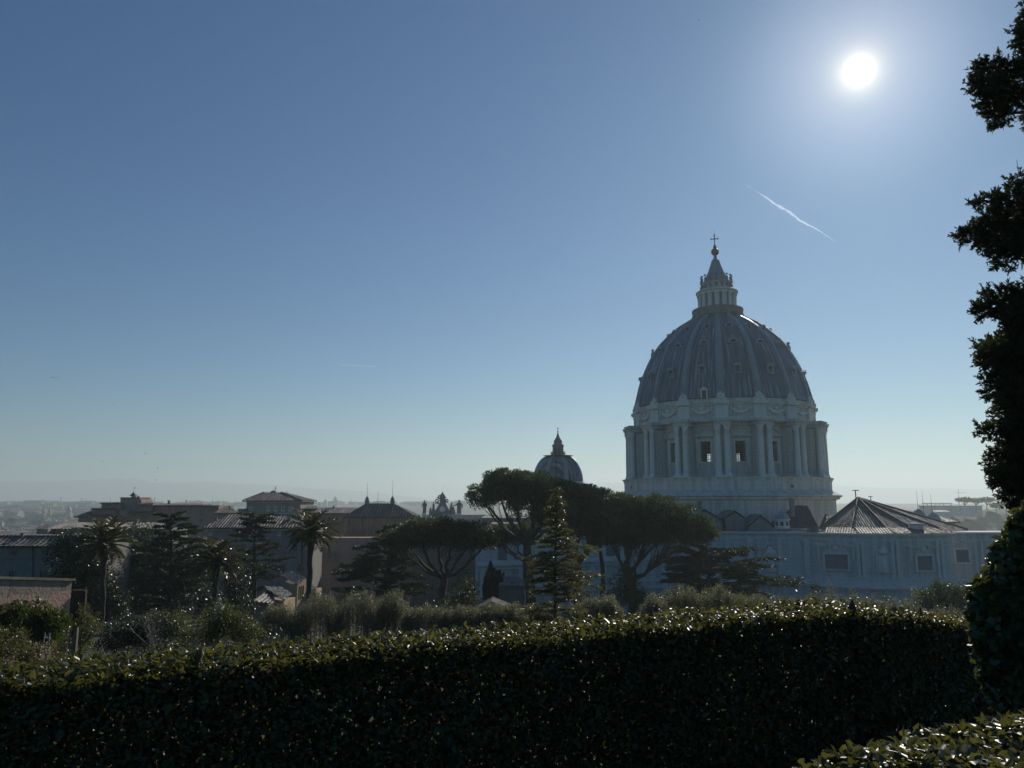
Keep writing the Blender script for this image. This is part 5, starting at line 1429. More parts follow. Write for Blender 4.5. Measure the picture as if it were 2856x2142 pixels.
flatroof(B, 390, 566, 1409.5, 1405, Y + 1, 10); flatroof(B, 563, 590, 1411, 1406.5, Y + 1, 10); flatroof(B, 588, 612, 1413, 1409, Y + 1, 10); flatroof(B, 595, 668, 1431, 1412, Y - 4, 12, lean=30)
pbox(MB(), 580, 664, 1431, 1470, Y - 3, 10, z0=10).build("wing_wall", M['pink'], B)
flatroof(B, 355, 432, 1431, 1425, Y - 2, 5)
for px in (370, 378, 386): win(B, px, 1419, 4.2, 8, Y + 1, mull=False, fm='pink')
for px in (410, 417): win(B, px, 1416, 4, 9, Y + 1, mull=False, fm='pink')
for i in range(10): win(B, 366 + i * 6.5, 1437, 3, 4, Y + 3, frame_=False, mull=False, fm='pink')
for i in range(9): win(B, 434 + i * 14, 1422, 2.4, 2.2, Y + 2, frame_=False, mull=False, fm='pink')
course(B, 390, 606, 1417, 1.5, Y + 2, mat='pink'); course(B, 390, 606, 1424.5, 1.8, Y + 2, mat='pink')
for px in (240, 270, 300): win(B, px, 1452, 4, 7, Y + 1, mull=False, fm='pink')
for px in (455, 490, 525, 560): win(B, px, 1452, 5, 9, Y + 2, fm='pink')

# tower house with the hipped roof and weather vane
Y = 262
B = building("tower_house", "grey square house with a low hipped roof and a weather vane, left of centre", 760, Y)
pbox(MB(), 686, 836.5, 1395, 1480, Y, 18, z0=5).build("wall", M['greywall'], B)
x0, x1 = xat(679, 1396, Y), xat(845, 1396, Y); zE, zR = zat(1396.5, Y), zat(1374, Y + 9); xa, xb = xat(741, 1374, Y + 9), xat(789, 1374, Y + 9)
mb = MB()
A_, B_, C_, D_ = (x0, Y - 1, zE), (x1, Y - 1, zE), (x1, Y + 19, zE), (x0, Y + 19, zE); r0, r1, r2_, r3 = (xa, Y + 7, zR), (xb, Y + 7, zR), (xb, Y + 12, zR), (xa, Y + 12, zR)
tiled(mb, A_, B_, r1, r0, 1.0, .14); tiled(mb, B_, C_, r2_, r1, 1.0, .14); tiled(mb, C_, D_, r3, r2_, 1.0, .14); tiled(mb, D_, A_, r0, r3, 1.0, .14)
mb.poly([r0, r1, r2_, r3]); mb.box(x0, x1, Y - 1, Y + 19, zE - .35, zE - .05)
rf = mb.build("roof", M['tile_dark'], B)
mb = MB()
for a, b in ((A_, r0), (B_, r1)): mb.tube([Vector(a) + Vector((0, 0, .1)), Vector(b) + Vector((0, 0, .15))], .22, 5)
mb.build("hip_ridge", M['tile'], rf)
c = at(763, 1375, Y + 9)
cp = MB().lathe([(1.3, -.3), (1.25, .25), (.9, .65), (.3, .85), (0.01, .9)], 16, c).build("cap", M['tile_dark'], rf)
c2 = at(768, 1370, Y + 9)
MB().tube([c2 - Vector((0, 0, .6)), c2 + Vector((0, 0, 1.5))], .06, 5).ball(c2 + Vector((0, 0, 1.3)), .22, 8, 6, (.7, .7, 1.4)).tube([c2 + Vector((-.4, 0, .9)), c2 + Vector((0, 0, .6)), c2 + Vector((.4, 0, 1.0))], .06, 4).tube([c2 + Vector((-.65, 0, -.4)), c2 + Vector((-.65, 0, .9))], .04, 4).build("weather_vane", M['iron'], cp)
for px in (696, 704, 749, 769, 789.5, 809.5): win(B, px, 1419, 5.5 if px > 710 else 3.5, 10, Y)
course(B, 686, 836.5, 1400, 2, Y); course(B, 686, 836.5, 1432, 1.5, Y)
B2 = building("palace_wing", "low tiled wing at the left foot of the square hipped house", 672, Y - 4)
pbox(MB(), 668, 690, 1430, 1480, Y - 3, 8, z0=5).build("wall", M['greywall'], B2); flatroof(B2, 663, 692, 1430, 1419, Y - 4, 6)
# pink wing to its right
B = building("palace_wing", "pink palace wing between the hipped house and the chapel with the two lightning rods", 910, Y)
pbox(MB(), 836, 1000, 1431, 1600, Y + 1, 12, z0=5).build("wall", M['pink'], B)
flatroof(B, 832, 1000, 1431.5, 1416, Y, 8); flatroof(B, 832, 885, 1419, 1411.5, Y + 4, 5)
for px in (862, 900, 938, 958): win(B, px, 1446.5, 6, 10, Y + 1, fm='pink')
for px in (905, 924, 944, 965): win(B, px, 1493, 8, 13, Y + 1, fm='pink')
course(B, 840, 1000, 1460, 2.2, Y + 1); course(B, 840, 1000, 1475, 1.5, Y + 1, mat='pink')
flatroof(B, 905, 962, 1462, 1457.5, Y - 3, 4, 'tile_pale')

# broad palace block with the ridged hip roof
Y = 168
B = building("palace_block", "broad grey palace block with a ridged hip roof behind the tall palm", 720, Y)
pbox(MB(), 575, 862, 1473, 1720, Y + 1, 11, z0=10).build("wall", M['greywall'], B)
x0, x1, zE, zR = xat(563, 1473, Y), xat(848, 1473, Y), zat(1473, Y), zat(1435.5, Y + 6.5)
xa, xb = xat(645, 1435, Y + 6.5), xat(760, 1435, Y + 6.5)
A_, B_, C_, D_ = (x0, Y, zE), (x1, Y, zE), (x1, Y + 13, zE), (x0, Y + 13, zE)
mb = MB(); tiled(mb, A_, B_, (xb, Y + 6.5, zR), (xa, Y + 6.5, zR), .62, .2); tiled(mb, B_, C_, (xb, Y + 6.51, zR), (xb, Y + 6.5, zR), .7, .16); tiled(mb, D_, A_, (xa, Y + 6.5, zR), (xa, Y + 6.51, zR), .7, .16)
tiled(mb, C_, D_, (xa, Y + 6.5, zR), (xb, Y + 6.5, zR), .7, .16); mb.box(x0, x1, Y, Y + 13, zE - .3, zE - .05)
mb.build("roof", M['tile_dark'], B)
course(B, 575, 862, 1477, 4, Y + 1, .4, "eave_moulding")
for px in (588, 779, 630, 690, 735): win(B, px, 1489, 5, 8, Y + 1, frame_=px in (588, 779))
for px in (634, 680, 729, 775, 823): win(B, px, 1526, 11, 18, Y + 1, fm='stone_dark')
course(B, 575, 862, 1541, 2, Y + 1, mat='stone_dark'); course(B, 575, 862, 1506, 1.5, Y + 1, mat='stone_dark')
for px in (600, 645, 790, 838): win(B, px, 1585, 10, 20, Y + 1, fm='stone_dark')
MB().tube([at(842, 1480, Y + .8), at(842, 1650, Y + .8)], .1, 6).build("drainpipe", M['iron'], B)
# shaded wall between that block and the chapel, with big framed windows
B = building("palace_range", "tall shaded palace wall with one framed window right of the tall palm", 930, 190)
pbox(MB(), 852, 1158, 1500, 1720, 193, 6, z0=10).build("wall", M['pink'], B)
for px, py in ((921, 1549), (885, 1549), (960, 1600)): win(B, px, py, 14, 16, 192, fm='stone_dark')

# chapel with two rods on its ridge
Y = 236
B = building("chapel", "tall plain chapel with a hipped roof and two lightning rods on its ridge", 1060, Y)
pbox(MB(), 964, 1155, 1441, 1650, Y + 1, 12, z0=5).build("wall", M['brownwall'], B)
x0, x1, zE, zR = xat(959, 1441, Y), xat(1159, 1441, Y), zat(1441, Y), zat(1404.5, Y + 7); xa, xb = xat(1021, 1404, Y + 7), xat(1098, 1404, Y + 7)
A_, B_, C_, D_ = (x0, Y, zE), (x1, Y, zE), (x1, Y + 14, zE), (x0, Y + 14, zE)
mb = MB(); tiled(mb, A_, B_, (xb, Y + 7, zR), (xa, Y + 7, zR), .9, .1); tiled(mb, B_, C_, (xb, Y + 7.01, zR), (xb, Y + 7, zR), .9, .1); tiled(mb, D_, A_, (xa, Y + 7, zR), (xa, Y + 7.01, zR), .9, .1); tiled(mb, C_, D_, (xa, Y + 7, zR), (xb, Y + 7, zR), .9, .1)
mb.box(x0, x1, Y, Y + 14, zE - .4, zE - .05)
rf = mb.build("roof", M['roof_plain'], B)
for px, pt in ((1023.5, 1346), (1094.5, 1339)):
    c = at(px, 1405, Y + 7)
    f = MB().lathe([(.7, -.4), (.7, .9), (.85, 1.0), (.5, 1.3), (.6, 1.6), (.25, 2.1), (.08, 2.4)], 8, c, False).build("finial", M['stone_dark'], rf)
    MB().tube([c + Vector((0, 0, 2.2)), Vector((c.x, c.y, zat(pt, Y + 7)))], [.06, .03], 5).build("lightning_rod", M['iron'], f)
mb = MB()
for i in range(14):
    x = xa + (xb - xa) * (.12 + .76 * i / 13); mb.tube([(x, Y + 7, zR), (x, Y + 7, zR + .55)], .035, 4)
mb.tube([(xa + 1.2, Y + 7, zR + .5), (xb - 1.2, Y + 7, zR + .5)], .03, 4)
mb.build("ridge_fence", M['iron'], rf)
c = at(1054, 1404, Y + 7); MB().tube([c, Vector((c.x, c.y, zat(1370, Y + 7)))], [.06, .03], 5).build("mast", M['iron'], rf)
course(B, 962, 1155, 1470, 4, Y + 1, .5, mat='brownwall')
mb = MB()
for i in range(28): pbox(mb, 966 + i * 6.8, 966 + i * 6.8 + 3.2, 1479, 1495, Y + .4, .7)
mb.build("gallery_posts", M['brownwall'], B)
for px in (975, 1010): pbox(MB(), px - 1, px + 1, 1446, 1468, Y + .8, .4).build("drainpipe", M['iron'], B)
course(B, 962, 1155, 1499, 3, Y + 1, .4, mat='brownwall')
# lower brown range behind the lowest pine
B = building("low_range", "plain brown wall of a lower range behind the lowest umbrella pine", 1260, 190)
pbox(MB(), 1150, 1331, 1512, 1720, 192, 12, z0=10).build("wall", M['brownwall'], B); flatroof(B, 1146, 1333, 1512, 1508, 191, 8)

# sunlit cottage beside the tall palm
Y = 100
B = building("cottage", "small cottage with a sunlit ochre gable behind the tall palm's trunk", 840, Y, "house")
gx0, gx1 = xat(829, 1650, Y), xat(882, 1650, Y); gz0, gz1, gzr = T(Y) - 1, zat(1636, Y), zat(1612, Y)
# long roof falls to the left; the wall facing right-front catches the sun
a, b, c, d = at(833, 1634, Y), at(853, 1623, Y + 3.5), at(790, 1591, Y + 3.5), at(781, 1600, Y + .5)
mb = MB(); tiled(mb, at(831, 1633, Y), at(781, 1605, Y + 6), at(800, 1588, Y + 8), at(856, 1612, Y + 2.5), .5, .12)
mb.build("roof", M['tile'], B)
MB().prism([(gx0, Y, gz0), (xat(853, 1650, Y + 2.5), Y + 2.5, gz0), (xat(853, 1650, Y + 2.5), Y + 2.5, zat(1620, Y)), (gx0, Y, zat(1634, Y))], (-3.0, 5, 0)).build("wall", M['ochre'], B)
pbox(MB(), 846, 881, 1646, 1700, Y + 3, 3, z0=gz0).build("wing_wall", M['ochre'], B)
mb = MB(); tiled(mb, at(845, 1648, Y + 2.6), at(889, 1643, Y + 3.6), at(872, 1629, Y + 6), at(845, 1633, Y + 6), .45, .1)
mb.build("wing_roof", M['tile'], B)
for px, py in ((834.5, 1653), (840, 1652), (846, 1651)): 
    c = at(px, py, Y + .2 + (px - 829) * .1); MB().obox(c + Vector((0, -.25, -.85)), (1, .9, 0), (-.9, 1, 0), .2, .12, 1.7).build("shutter", M['shutter'], B)
for px in (869, 876): win(B, px, 1660, 3.4, 17, Y + 3, frame_=False, mull=False, gm='shutter', fm='ochre')
B = building("lean_to", "low tiled roof with a valley left of the sunlit cottage", 780, Y - 6, "house")
mb = MB(); tiled(mb, at(793, 1678, Y - 8), at(735, 1637, Y - 2), at(762, 1630, Y), at(830, 1661, Y - 3), .45, .12)
mb.build("roof", M['tile'], B)
mb = MB(); tiled(mb, at(700, 1678, Y - 8), at(770, 1686, Y - 8), at(760, 1652, Y - 3), at(710, 1648, Y - 3), .45, .14)
mb.build("lean_to_roof", M['tile_dark'], B)
pbox(MB(), 706, 790, 1680, 1720, Y - 6, 5, z0=T(Y) - 1).build("wall", M['ochre'], B)
# tiled shed by the cypress
Y = 100
B = building("tool_shed", "small brown shed with chunky roof tiles right of the pointed cypress", 1430, Y, "shed")
pbox(MB(), 1391, 1463, 1633, 1720, Y, 4, z0=T(Y) - 1).build("wall", M['brownwall'], B)
mb = MB(); tiled(mb, at(1403, 1634, Y - .3), at(1466, 1635, Y - .3), at(1452, 1609, Y + 2), at(1390, 1608, Y + 2), .27, .09)
mb.build("roof", M['tile'], B)
B = building("garden_hut", "low ridged roof peeping over the grey shrubs left of the shed", 1365, 88, "shed")
mb = MB()
for a_, b_ in (((1316, 1706), (1371, 1681)), ((1371, 1681), (1424, 1704))):
    p0, p1 = at(*a_, 87), at(*b_, 87); mb.prism([p0, p1, p1 + Vector((0, 0, .12)), p0 + Vector((0, 0, .12))], (0, 5, 0))
mb.build("roof", M['bark'], B)
MB().prism([at(1320, 1706, 87.4), at(1420, 1704, 87.4), at(1371, 1683, 87.4)], (0, 4, 0)).build("wall", M['brownwall'], B)

# ruined wall at the left with bare brick below the plaster
Y = 33
def ruin_mat():
    m, n, l, out = nm("plaster_over_brick"); b = n.new("ShaderNodeBsdfPrincipled"); v = mapping(n, l)
    br = n.new("ShaderNodeTexBrick"); br.inputs['Scale'].default_value = 1.0
    br.inputs['Brick Width'].default_value = .26; br.inputs['Row Height'].default_value = .075; br.inputs['Mortar Size'].default_value = .012
    br.inputs['Color1'].default_value = (.55, .27, .19, 1); br.inputs['Color2'].default_value = (.42, .22, .16, 1); br.inputs['Mortar'].default_value = (.42, .36, .3, 1)
    mp2 = n.new("ShaderNodeMapping"); mp2.inputs['Rotation'].default_value = (R(90), 0, 0); l.new(v, mp2.inputs[0]); l.new(mp2.outputs[0], br.inputs[0])
    brick = mixc(n, l, .45, br.outputs[0], ramp(n, l, nz(n, l, v, 9, 5), [(.3, (.2, .13, .1)), (.5, (.5, .32, .24)), (.7, (.62, .5, .4))]))
    vs = mapping(n, l, (2.2, 2.2, .18))
    pl = ramp(n, l, nz(n, l, vs, 1.2, 6, .7), [(.3, (.19, .145, .115)), (.55, (.33, .26, .205)), (.75, (.46, .385, .31))])
    sx = n.new("ShaderNodeSeparateXYZ"); l.new(v, sx.inputs[0])
    edge = n.new("ShaderNodeMath"); edge.operation = 'ADD'; l.new(sx.outputs[2], edge.inputs[0])
    q = n.new("ShaderNodeMath"); q.operation = 'MULTIPLY'; l.new(nz(n, l, v, .55, 6, .6), q.inputs[0]); q.inputs[1].default_value = 2.2; l.new(q.outputs[0], edge.inputs[1])
    f = ramp(n, l, edge.outputs[0], [(.0, (1, 1, 1)), (.02, (0, 0, 0))])
    mr = n.new("ShaderNodeMapRange"); l.new(edge.outputs[0], mr.inputs[0]); mr.inputs[1].default_value = RZ - .02; mr.inputs[2].default_value = RZ + .05
    l.new(mixc(n, l, mr.outputs[0], brick, pl), b.inputs['Base Color']); b.inputs['Roughness'].default_value = .9
    bp = n.new("ShaderNodeBump"); bp.inputs['Strength'].default_value = .8; bp.inputs['Distance'].default_value = .05; l.new(nz(n, l, v, 8, 6), bp.inputs['Height']); l.new(bp.outputs[0], b.inputs['Normal'])
    l.new(b.outputs[0], out.inputs[0]); return m
A_ = at(201, 1621, Y); zc_ = A_.z
B = empty("ruined_wall", (A_.x, Y, T(Y)), "old wall at the left edge, plaster fallen off red brick, with a mossy coping", "wall")
RZ = zat(1650, Y) - B.location.z + 1.1
h0 = zc_ - B.location.z; ang_ = R(180 + 75)
def along(name, mat, x0, x1, y0, y1, za, zb2, hh):
    """slab in the wall's own frame: x runs from its far end towards the viewer, its top rising slightly"""
    o = MB().add([(x, y, z) for x, z0_, z1_ in ((x0, za, h0 + hh), (x1, zb2, h0 + hh + .115 * (x1 - x0))) for y, z in ((y0, z0_), (y1, z0_), (y1, z1_), (y0, z1_))], [(0, 1, 2, 3), (7, 6, 5, 4), (0, 4, 5, 1), (1, 5, 6, 2), (2, 6, 7, 3), (3, 7, 4, 0)]).build(name, mat, B, True)
    o.rotation_euler.z = ang_; return o
along("brickwork", ruin_mat(), 0, 9, -.35, 0, -.5, -.5, 0)
along("coping", wall_mat("mossy_coping", (.2, .18, .12), (.3, .28, .19), (.08, .08, .05), s=2), -.1, 9, -.42, .08, h0 + .003, h0 + .003 + .115 * 9.1, .1)
e = MB(); pbox(e, 200, 233, 1650, 1800, Y + .5, .12, z0=T(Y) - .5)
e.build("recess_slab", M['bark'], B)  # thin dark slab: the shade of the recess put into its colour
pbox(MB(), 199, 236, 1646, 1650, Y + .44, .22).build("pier_cap", M['bark'], B)
b_ = at(207, 1765, 30); MB().prism([(b_.x - .12, 30, T(30) - .2), (b_.x + .1, 30, T(30) - .2), (b_.x + .1, 30, zat(1750, 30)), (b_.x - .02, 30, zat(1754, 30))], (0, .12, 0)).build("buttress", M['plaster'], B)
# stepladder left in the garden
k = 27; c = at(123, 1786, k)
L = empty("stepladder", (c.x, k, T(k)), "small pale stepladder below the laurel bush", "ladder")
hz_ = zat(1768, k)
MB().tube([(c.x + .12, k, T(k) - .05), (c.x + .06, k + .2, hz_)], .018, 5).tube([(c.x + .0, k + .4, T(k) - .05), (c.x + .04, k + .2, hz_)], .018, 5).build("rail", M['white'], L)
MB().tube([(c.x - .14, k, T(k) - .05), (c.x - .1, k + .2, hz_)], .018, 5).build("rail", M['white'], L)
for f in (.45, .7, .9): z_ = T(k) + (hz_ - T(k)) * f; MB().box(c.x - .12, c.x + .09, k + .2 * f - .03, k + .2 * f + .03, z_ - .015, z_ + .015).build("rung", M['white'], L)
# lamp with a round globe near the left palm
Y = 70; c = at(301, 1745, Y)
L = empty("street_lamp", (c.x, Y, T(Y)), "garden lamp with a round white globe beside the left palm's foot", "lamp")
MB().tube([(c.x, Y, T(Y) - .1), (c.x, Y, c.z - .3)], [.06, .045], 8).lathe([(.1, -.42), (.16, -.34), (.14, -.26)], 10, c).build("post", M['iron'], L)
MB().ball(c, .32, 20, 14).build("globe", plain("opal_globe", (.75, .73, .68), .35), L)
# thin poles among the lower bushes
for px, pt, Yp, lb in ((197, 1755, 29, "thin dark pole in front of the ruined wall's end"), (113, 1790, 24, "thin pole rising from the curved hedge")):
    c = at(px, pt, Yp); t = empty("garden_pole", (c.x, Yp, T(Yp)), lb, "pole"); MB().tube([(c.x, Yp, T(Yp) - .1), c], .022, 6).build("pole", M['iron'], t)
# stone pillar with a finial
Y = 48; c = at(612, 1690, Y); k = mpp(Y)
L = empty("stone_pillar", (c.x, Y, T(Y)), "pale stone pillar with a turned finial among the bright bushes", "pillar")
MB().box(c.x - 9.5 * k, c.x + 9.5 * k, Y - .22, Y + .22, T(Y) - .1, c.z).box(c.x - 10.5 * k, c.x + 10.5 * k, Y - .25, Y + .25, c.z, c.z + .05).build("shaft", M['stone'], L)
MB().lathe([(9.5 * k, .05), (9 * k, .09), (5 * k, .13), (2.4 * k, .22), (1.3 * k, .28), (1.6 * k, .3), (4.2 * k, .36), (4 * k, .42), (1.6 * k, .48), (.3 * k, .56)], 16, c).build("finial", M['stone_trim'], L)

# chimneys and aerials on the palace roofs
for nm_, px, pyb, pyt, w, Y in (("long_house", 60, 1505, 1488, 7, 106.2), ("pink_palace", 470, 1406, 1397, 5, 263), ("pink_palace", 300, 1419, 1410, 4, 262), ("pink_palace", 640, 1424, 1413, 4, 258), ("palace_block", 600, 1462, 1446, 8, 171.5), ("palace_block", 805, 1462, 1447, 8, 171.5), ("palace_wing.001", 930, 1421, 1412, 4, 268), ("gallery", 380, 1462, 1450, 6, 165.5)):
    p_ = bpy.data.objects[nm_]
    q = MB(); pbox(q, px - w / 2, px + w / 2, pyt, pyb + 8, Y, w * mpp(Y)); pbox(q, px - w * .68, px + w * .68, pyt - 1.6, pyt, Y - .08, w * mpp(Y) * 1.25)
    q.build("chimney", M['plaster'], p_)
for nm_, px, pyb, h_, Y in (("pink_palace", 430, 1402, 14, 264), ("pink_palace", 520, 1406, 11, 264), ("palace_block", 690, 1437, 15, 174.4), ("palace_wing.001", 890, 1413, 12, 268), ("tower_house", 800, 1378, 9, 270), ("gallery", 250, 1459, 14, 165.8)):
    c = at(px, pyb, Y); k = mpp(Y); H_ = h_ * k
    q = MB().tube([c - Vector((0, 0, .5)), c + Vector((0, 0, H_))], .045, 4)
    for z_ in (.55, .75, .95): q.tube([c + Vector((-H_ * .16, 0, H_ * z_)), c + Vector((H_ * .16, 0, H_ * z_))], .03, 4)
    q.build("aerial", M['iron'], bpy.data.objects[nm_])
# ---- statues, the clock and its crown on the facade
YF_, ZF_ = FACADE
def statue(label, px, pyt, wpx, seed, arm=None, lean=0):
    c = at(px, 1434, YF_ + 2); c.z = ZF_; h = zat(pyt, YF_ + 2) - ZF_; w = wpx * mpp(YF_) / 2; r = random.Random(seed)
    s = empty("statue", c, label, "statue", "statues along the facade")
    MB().box(c.x - w * 1.05, c.x + w * 1.05, c.y - w * .9, c.y + w * .9, c.z - .05, c.z + h * .1).build("pedestal", M['stone_trim'], s)
    mb = MB(); prof = [(w * .95, h * .1), (w * .92, h * .25), (w * .85, h * .45), (w * .78, h * .58), (w * .95, h * .7), (w * .85, h * .78), (w * .35, h * .84), (w * .3, h * .865), (w * .42, h * .9), (w * .43, h * .95), (w * .25, h * .99), (.01, h)]
    n = 14; vs = []
    for rr, z in prof:
        for i in range(n):
            a = 6.283 * i / n; q = rr * (1 + (.09 * math.sin(a * 4 + z * .8 + seed) if z < h * .75 else 0))
            vs.append((c.x + q * math.cos(a) + lean * z / h * w, c.y + q * .72 * math.sin(a), c.z + z))
    mb.add(vs, [(k_ * n + i, k_ * n + (i + 1) % n, (k_ + 1) * n + (i + 1) % n, (k_ + 1) * n + i) for k_ in range(len(prof) - 1) for i in range(n)], True)
    sh = c + Vector((0, 0, h * .76))
    for sg, tip in (arm or ()): mb.tube([sh + Vector((sg * w * .75, 0, 0)), sh + Vector((sg * w * 1.25, -.3, -h * .14)), c + Vector((tip[0] * w, -.5, tip[1] * h))], [w * .3, w * .24, w * .16], 7, cap=True)
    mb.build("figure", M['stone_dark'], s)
    return s, c, h, w
s, c, h, w = statue("robed statue standing at the left end of the facade balustrade", 1183.5, 1395, 11, 3, arm=((-1, (-1.5, .5)), (1, (.5, .55))))
MB().tube([c + Vector((w * .9, -.5, h * .3)), c + Vector((w * 1.0, -.5, h * 1.0))], .07, 5).build("staff", M['iron'], s)
statue("broad robed statue right of the crowned clock, one arm reaching left", 1280.5, 1394, 14, 5, arm=((-1, (-2.6, .62)), (1, (1.2, .4))))
YC_ = YF_ + 1.5; k = mpp(YC_)
c = at(1234, 1434, YC_); c.z = ZF_
K = empty("clock_monument", c, "sculpted clock surround topped by a crown, between the statues", "clock")
def zf(py): return zat(py, YC_) 
def xf(px): return xat(px, 1420, YC_)
mb = MB().prism([(xf(1210), YC_, ZF_ - .02), (xf(1256), YC_, ZF_ - .02), (xf(1254), YC_, zf(1425)), (xf(1248), YC_, zf(1413)), (xf(1243), YC_, zf(1405)), (xf(1243), YC_, zf(1398)), (xf(1226), YC_, zf(1398)), (xf(1226), YC_, zf(1403)), (xf(1221), YC_, zf(1412)), (xf(1213), YC_, zf(1425))], (0, 1.8, 0))
mb.box(xf(1225), xf(1245), YC_ - .2, YC_ + 2, zf(1398), zf(1395.5)).box(xf(1226.5), xf(1241), YC_ + .1, YC_ + 1.7, zf(1389), zf(1382))
mb.build("surround", M['stone_dark'], K)
cc = (xf(1234), YC_ - .06, zf(1420))
n = 24; mb = MB(); mb.prism([(cc[0] + 8 * k * math.cos(6.283 * i / n), cc[1], cc[2] + 8 * k * math.sin(6.283 * i / n)) for i in range(n)], (0, .3, 0)); mb.build("clock_face", M['stone_trim'], K)
c3 = Vector((xf(1233), YC_ + .9, zf(1396)))
MB().lathe([(8.5 * k, 0), (8 * k, .5), (8.6 * k, .9), (8 * k, 1.3), (7.8 * k, 1.7), (6.8 * k, 2.0), (5.2 * k, 2.5), (3 * k, 2.95), (1.2 * k, 3.15), (1.4 * k, 3.3), (.3 * k, 3.6)], 16, c3).build("crown", M['stone_dark'], K)
mb = MB()
for sx, pts in ((1, ((1245, 1393), (1252, 1398), (1247, 1403))), (-1, ((1224, 1394), (1215, 1398), (1221, 1404)))):
    pass
def loop(px, py, rx, ry, rad=.22):
    return [Vector((xf(px) + rx * k * math.cos(6.283 * i / 12), YC_ + .7, zf(py) + ry * k * math.sin(6.283 * i / 12))) for i in range(13)]
for px, py, rx, ry in ((1218, 1396.5, 4, 4), (1245.5, 1396.5, 3.6, 3.6), (1224.5, 1386, 2.6, 4.2)): mb.tube(loop(px, py, rx, ry), .26, 6)
mb.tube([Vector((xf(1217), YC_ + .6, zf(1387))), Vector((xf(1222), YC_ + .6, zf(1389))), Vector((xf(1228), YC_ + .6, zf(1392)))], [.15, .3, .3], 6).tube([Vector((xf(1244), YC_ + .6, zf(1386.5))), Vector((xf(1240), YC_ + .6, zf(1389))), Vector((xf(1236), YC_ + .6, zf(1392)))], [.12, .3, .3], 6)
mb.tube([Vector((xf(1224), YC_ + .6, zf(1404))), Vector((xf(1216), YC_ + .6, zf(1402))), Vector((xf(1213), YC_ + .6, zf(1404)))], [.4, .3, .15], 6)
mb.build("crossed_keys", M['stone_dark'], K)
mb = MB()
for px, py, h_ in ((1208.5, 1398, 30), (1200, 1414, 16), (1257, 1416, 16)):
    p = Vector((xf(px), YC_ + 1, ZF_)); H_ = zf(py) - ZF_
    mb.lathe([(4.2 * k, 0), (4.5 * k, H_ * .3), (3.2 * k, H_ * .6), (3.6 * k, H_ * .72), (1.3 * k, H_ * .82), (1.6 * k, H_ * .9), (.2 * k, H_)], 10, p)
mb.tube([Vector((xf(1256), YC_ + 1, ZF_ + 2.0)), Vector((xf(1258.5), YC_ + 1, zf(1405))), Vector((xf(1261), YC_ + .9, zf(1400)))], [.6, .35, .08], 6)
mb.lathe([(8 * k, 0), (7.5 * k, .9), (4.5 * k, 2.2), (3 * k, 3.0), (1.5 * k, 3.3)], 10, Vector((xf(1263), YC_ + 1, ZF_)))
mb.build("supporting_figures", M['stone_dark'], K)
p = at(1235.5, 1380, YF_ + 4); t = empty("lightning_rod", (p.x, p.y, ZF_), "thin rod rising behind the crowned clock", "rod"); MB().tube([(p.x, p.y, ZF_), (p.x, p.y, zat(1353, YF_ + 4))], [.08, .03], 4).build("rod", M['iron'], t)

# ---- masts by the small domes at the right
for px, pt, pb, Yp, lb in ((2560, 1369, 1417, 237, "left of the two thin masts above the small dark cupola"), (2575, 1368, 1415, 239, "right of the two thin masts above the small dark cupola"), (2599, 1378, 1424, 240, "short faint mast above the front cupola at the right")):
    p = at(px, pb, Yp); t = empty("radio_mast", (p.x, Yp, p.z), lb, "mast", "masts at the right")
    MB().tube([p - Vector((0, 0, 2)), Vector((p.x, Yp, zat(pt, Yp)))], [.08, .03], 5).build("pole", M['iron'], t)
p = at(2677, 1420, 1150); t = empty("radio_mast", (p.x, 1150, p.z), "far aerial with a long crossbar over the hilltop pines", "mast", "masts at the right")
MB().tube([p - Vector((0, 0, 4)), Vector((p.x, 1150, zat(1364, 1150)))], [.3, .2], 5).tube([at(2666, 1374, 1150), at(2697, 1375, 1150)], .18, 5).build("pole", M['iron'], t)
# hilltop: long pale building, and flat pines
Y = 1080
B = building("hill_villa", "long pale building on the hazy hilltop at the right", 2640, Y); B.location.z = zat(1426, Y) - 10
pbox(MB(), 2586, 2740, 1412, 1440, Y, 20).build("wall", M['stone'], B)
pbox(MB(), 2584, 2742, 1410, 1412, Y - 1, 22).build("roof", M['tile_pale'], B)
f = MB()
for px in (2586, 2597, 2608, 2620, 2632, 2652): pbox(f, px, px + 1.2, 1405, 1410, Y, .8)
pbox(f, 2584, 2656, 1403, 1405, Y - .5, 12); f.build("loggia", M['stone'], B)
for i in range(18): win(B, 2662 + i * 4.2, 1420, 1.6, 3, Y, frame_=False, mull=False, fm='stone')
B = building("hill_villa", "low house with a sunlit striped roof below the hilltop building", 2625, 1020); B.location.z = zat(1440, 1020)
pbox(MB(), 2600, 2650, 1428, 1445, 1020, 12).build("wall", M['stone'], B); mb = MB(); tiled(mb, at(2598, 1428, 1018), at(2652, 1428, 1018), at(2650, 1424, 1028), at(2602, 1424, 1028), 3, .5); mb.build("roof", M['tile_pale'], B)
def far_pine(px, py, hw, h, trunkb, Y, lb, seed):
    r = random.Random(seed); c = at(px, py, Y); k = mpp(Y); b = at(px, trunkb, Y)
    t = empty("stone_pine", b, lb, "tree", "pines on the far hill")
    mb = MB(); mb.tube([b - Vector((0, 0, 3)), Vector((c.x, Y, c.z))], [.7, .5], 6)
    for s in (-.6, -.25, .3, .65): mb.tube([Vector((c.x, Y, b.z + (c.z - b.z) * .5)), Vector((c.x + s * hw * k, Y, c.z))], [.45, .25], 5)
    mb.build("trunk", M['pinebark'], t)
    m_ = 900; d = rdir(m_); f = NR.random(m_)[:, None] ** .4; p = np.array(c) + d * f * np.array([hw * k, hw * k * .8, h * k / 2]) * (1 + .12 * np.sin(d[:, :1] * 8 + seed))
    leaf_mesh("crown", M['pine'], t, p, rdir(m_, .3), 2.2, .6)
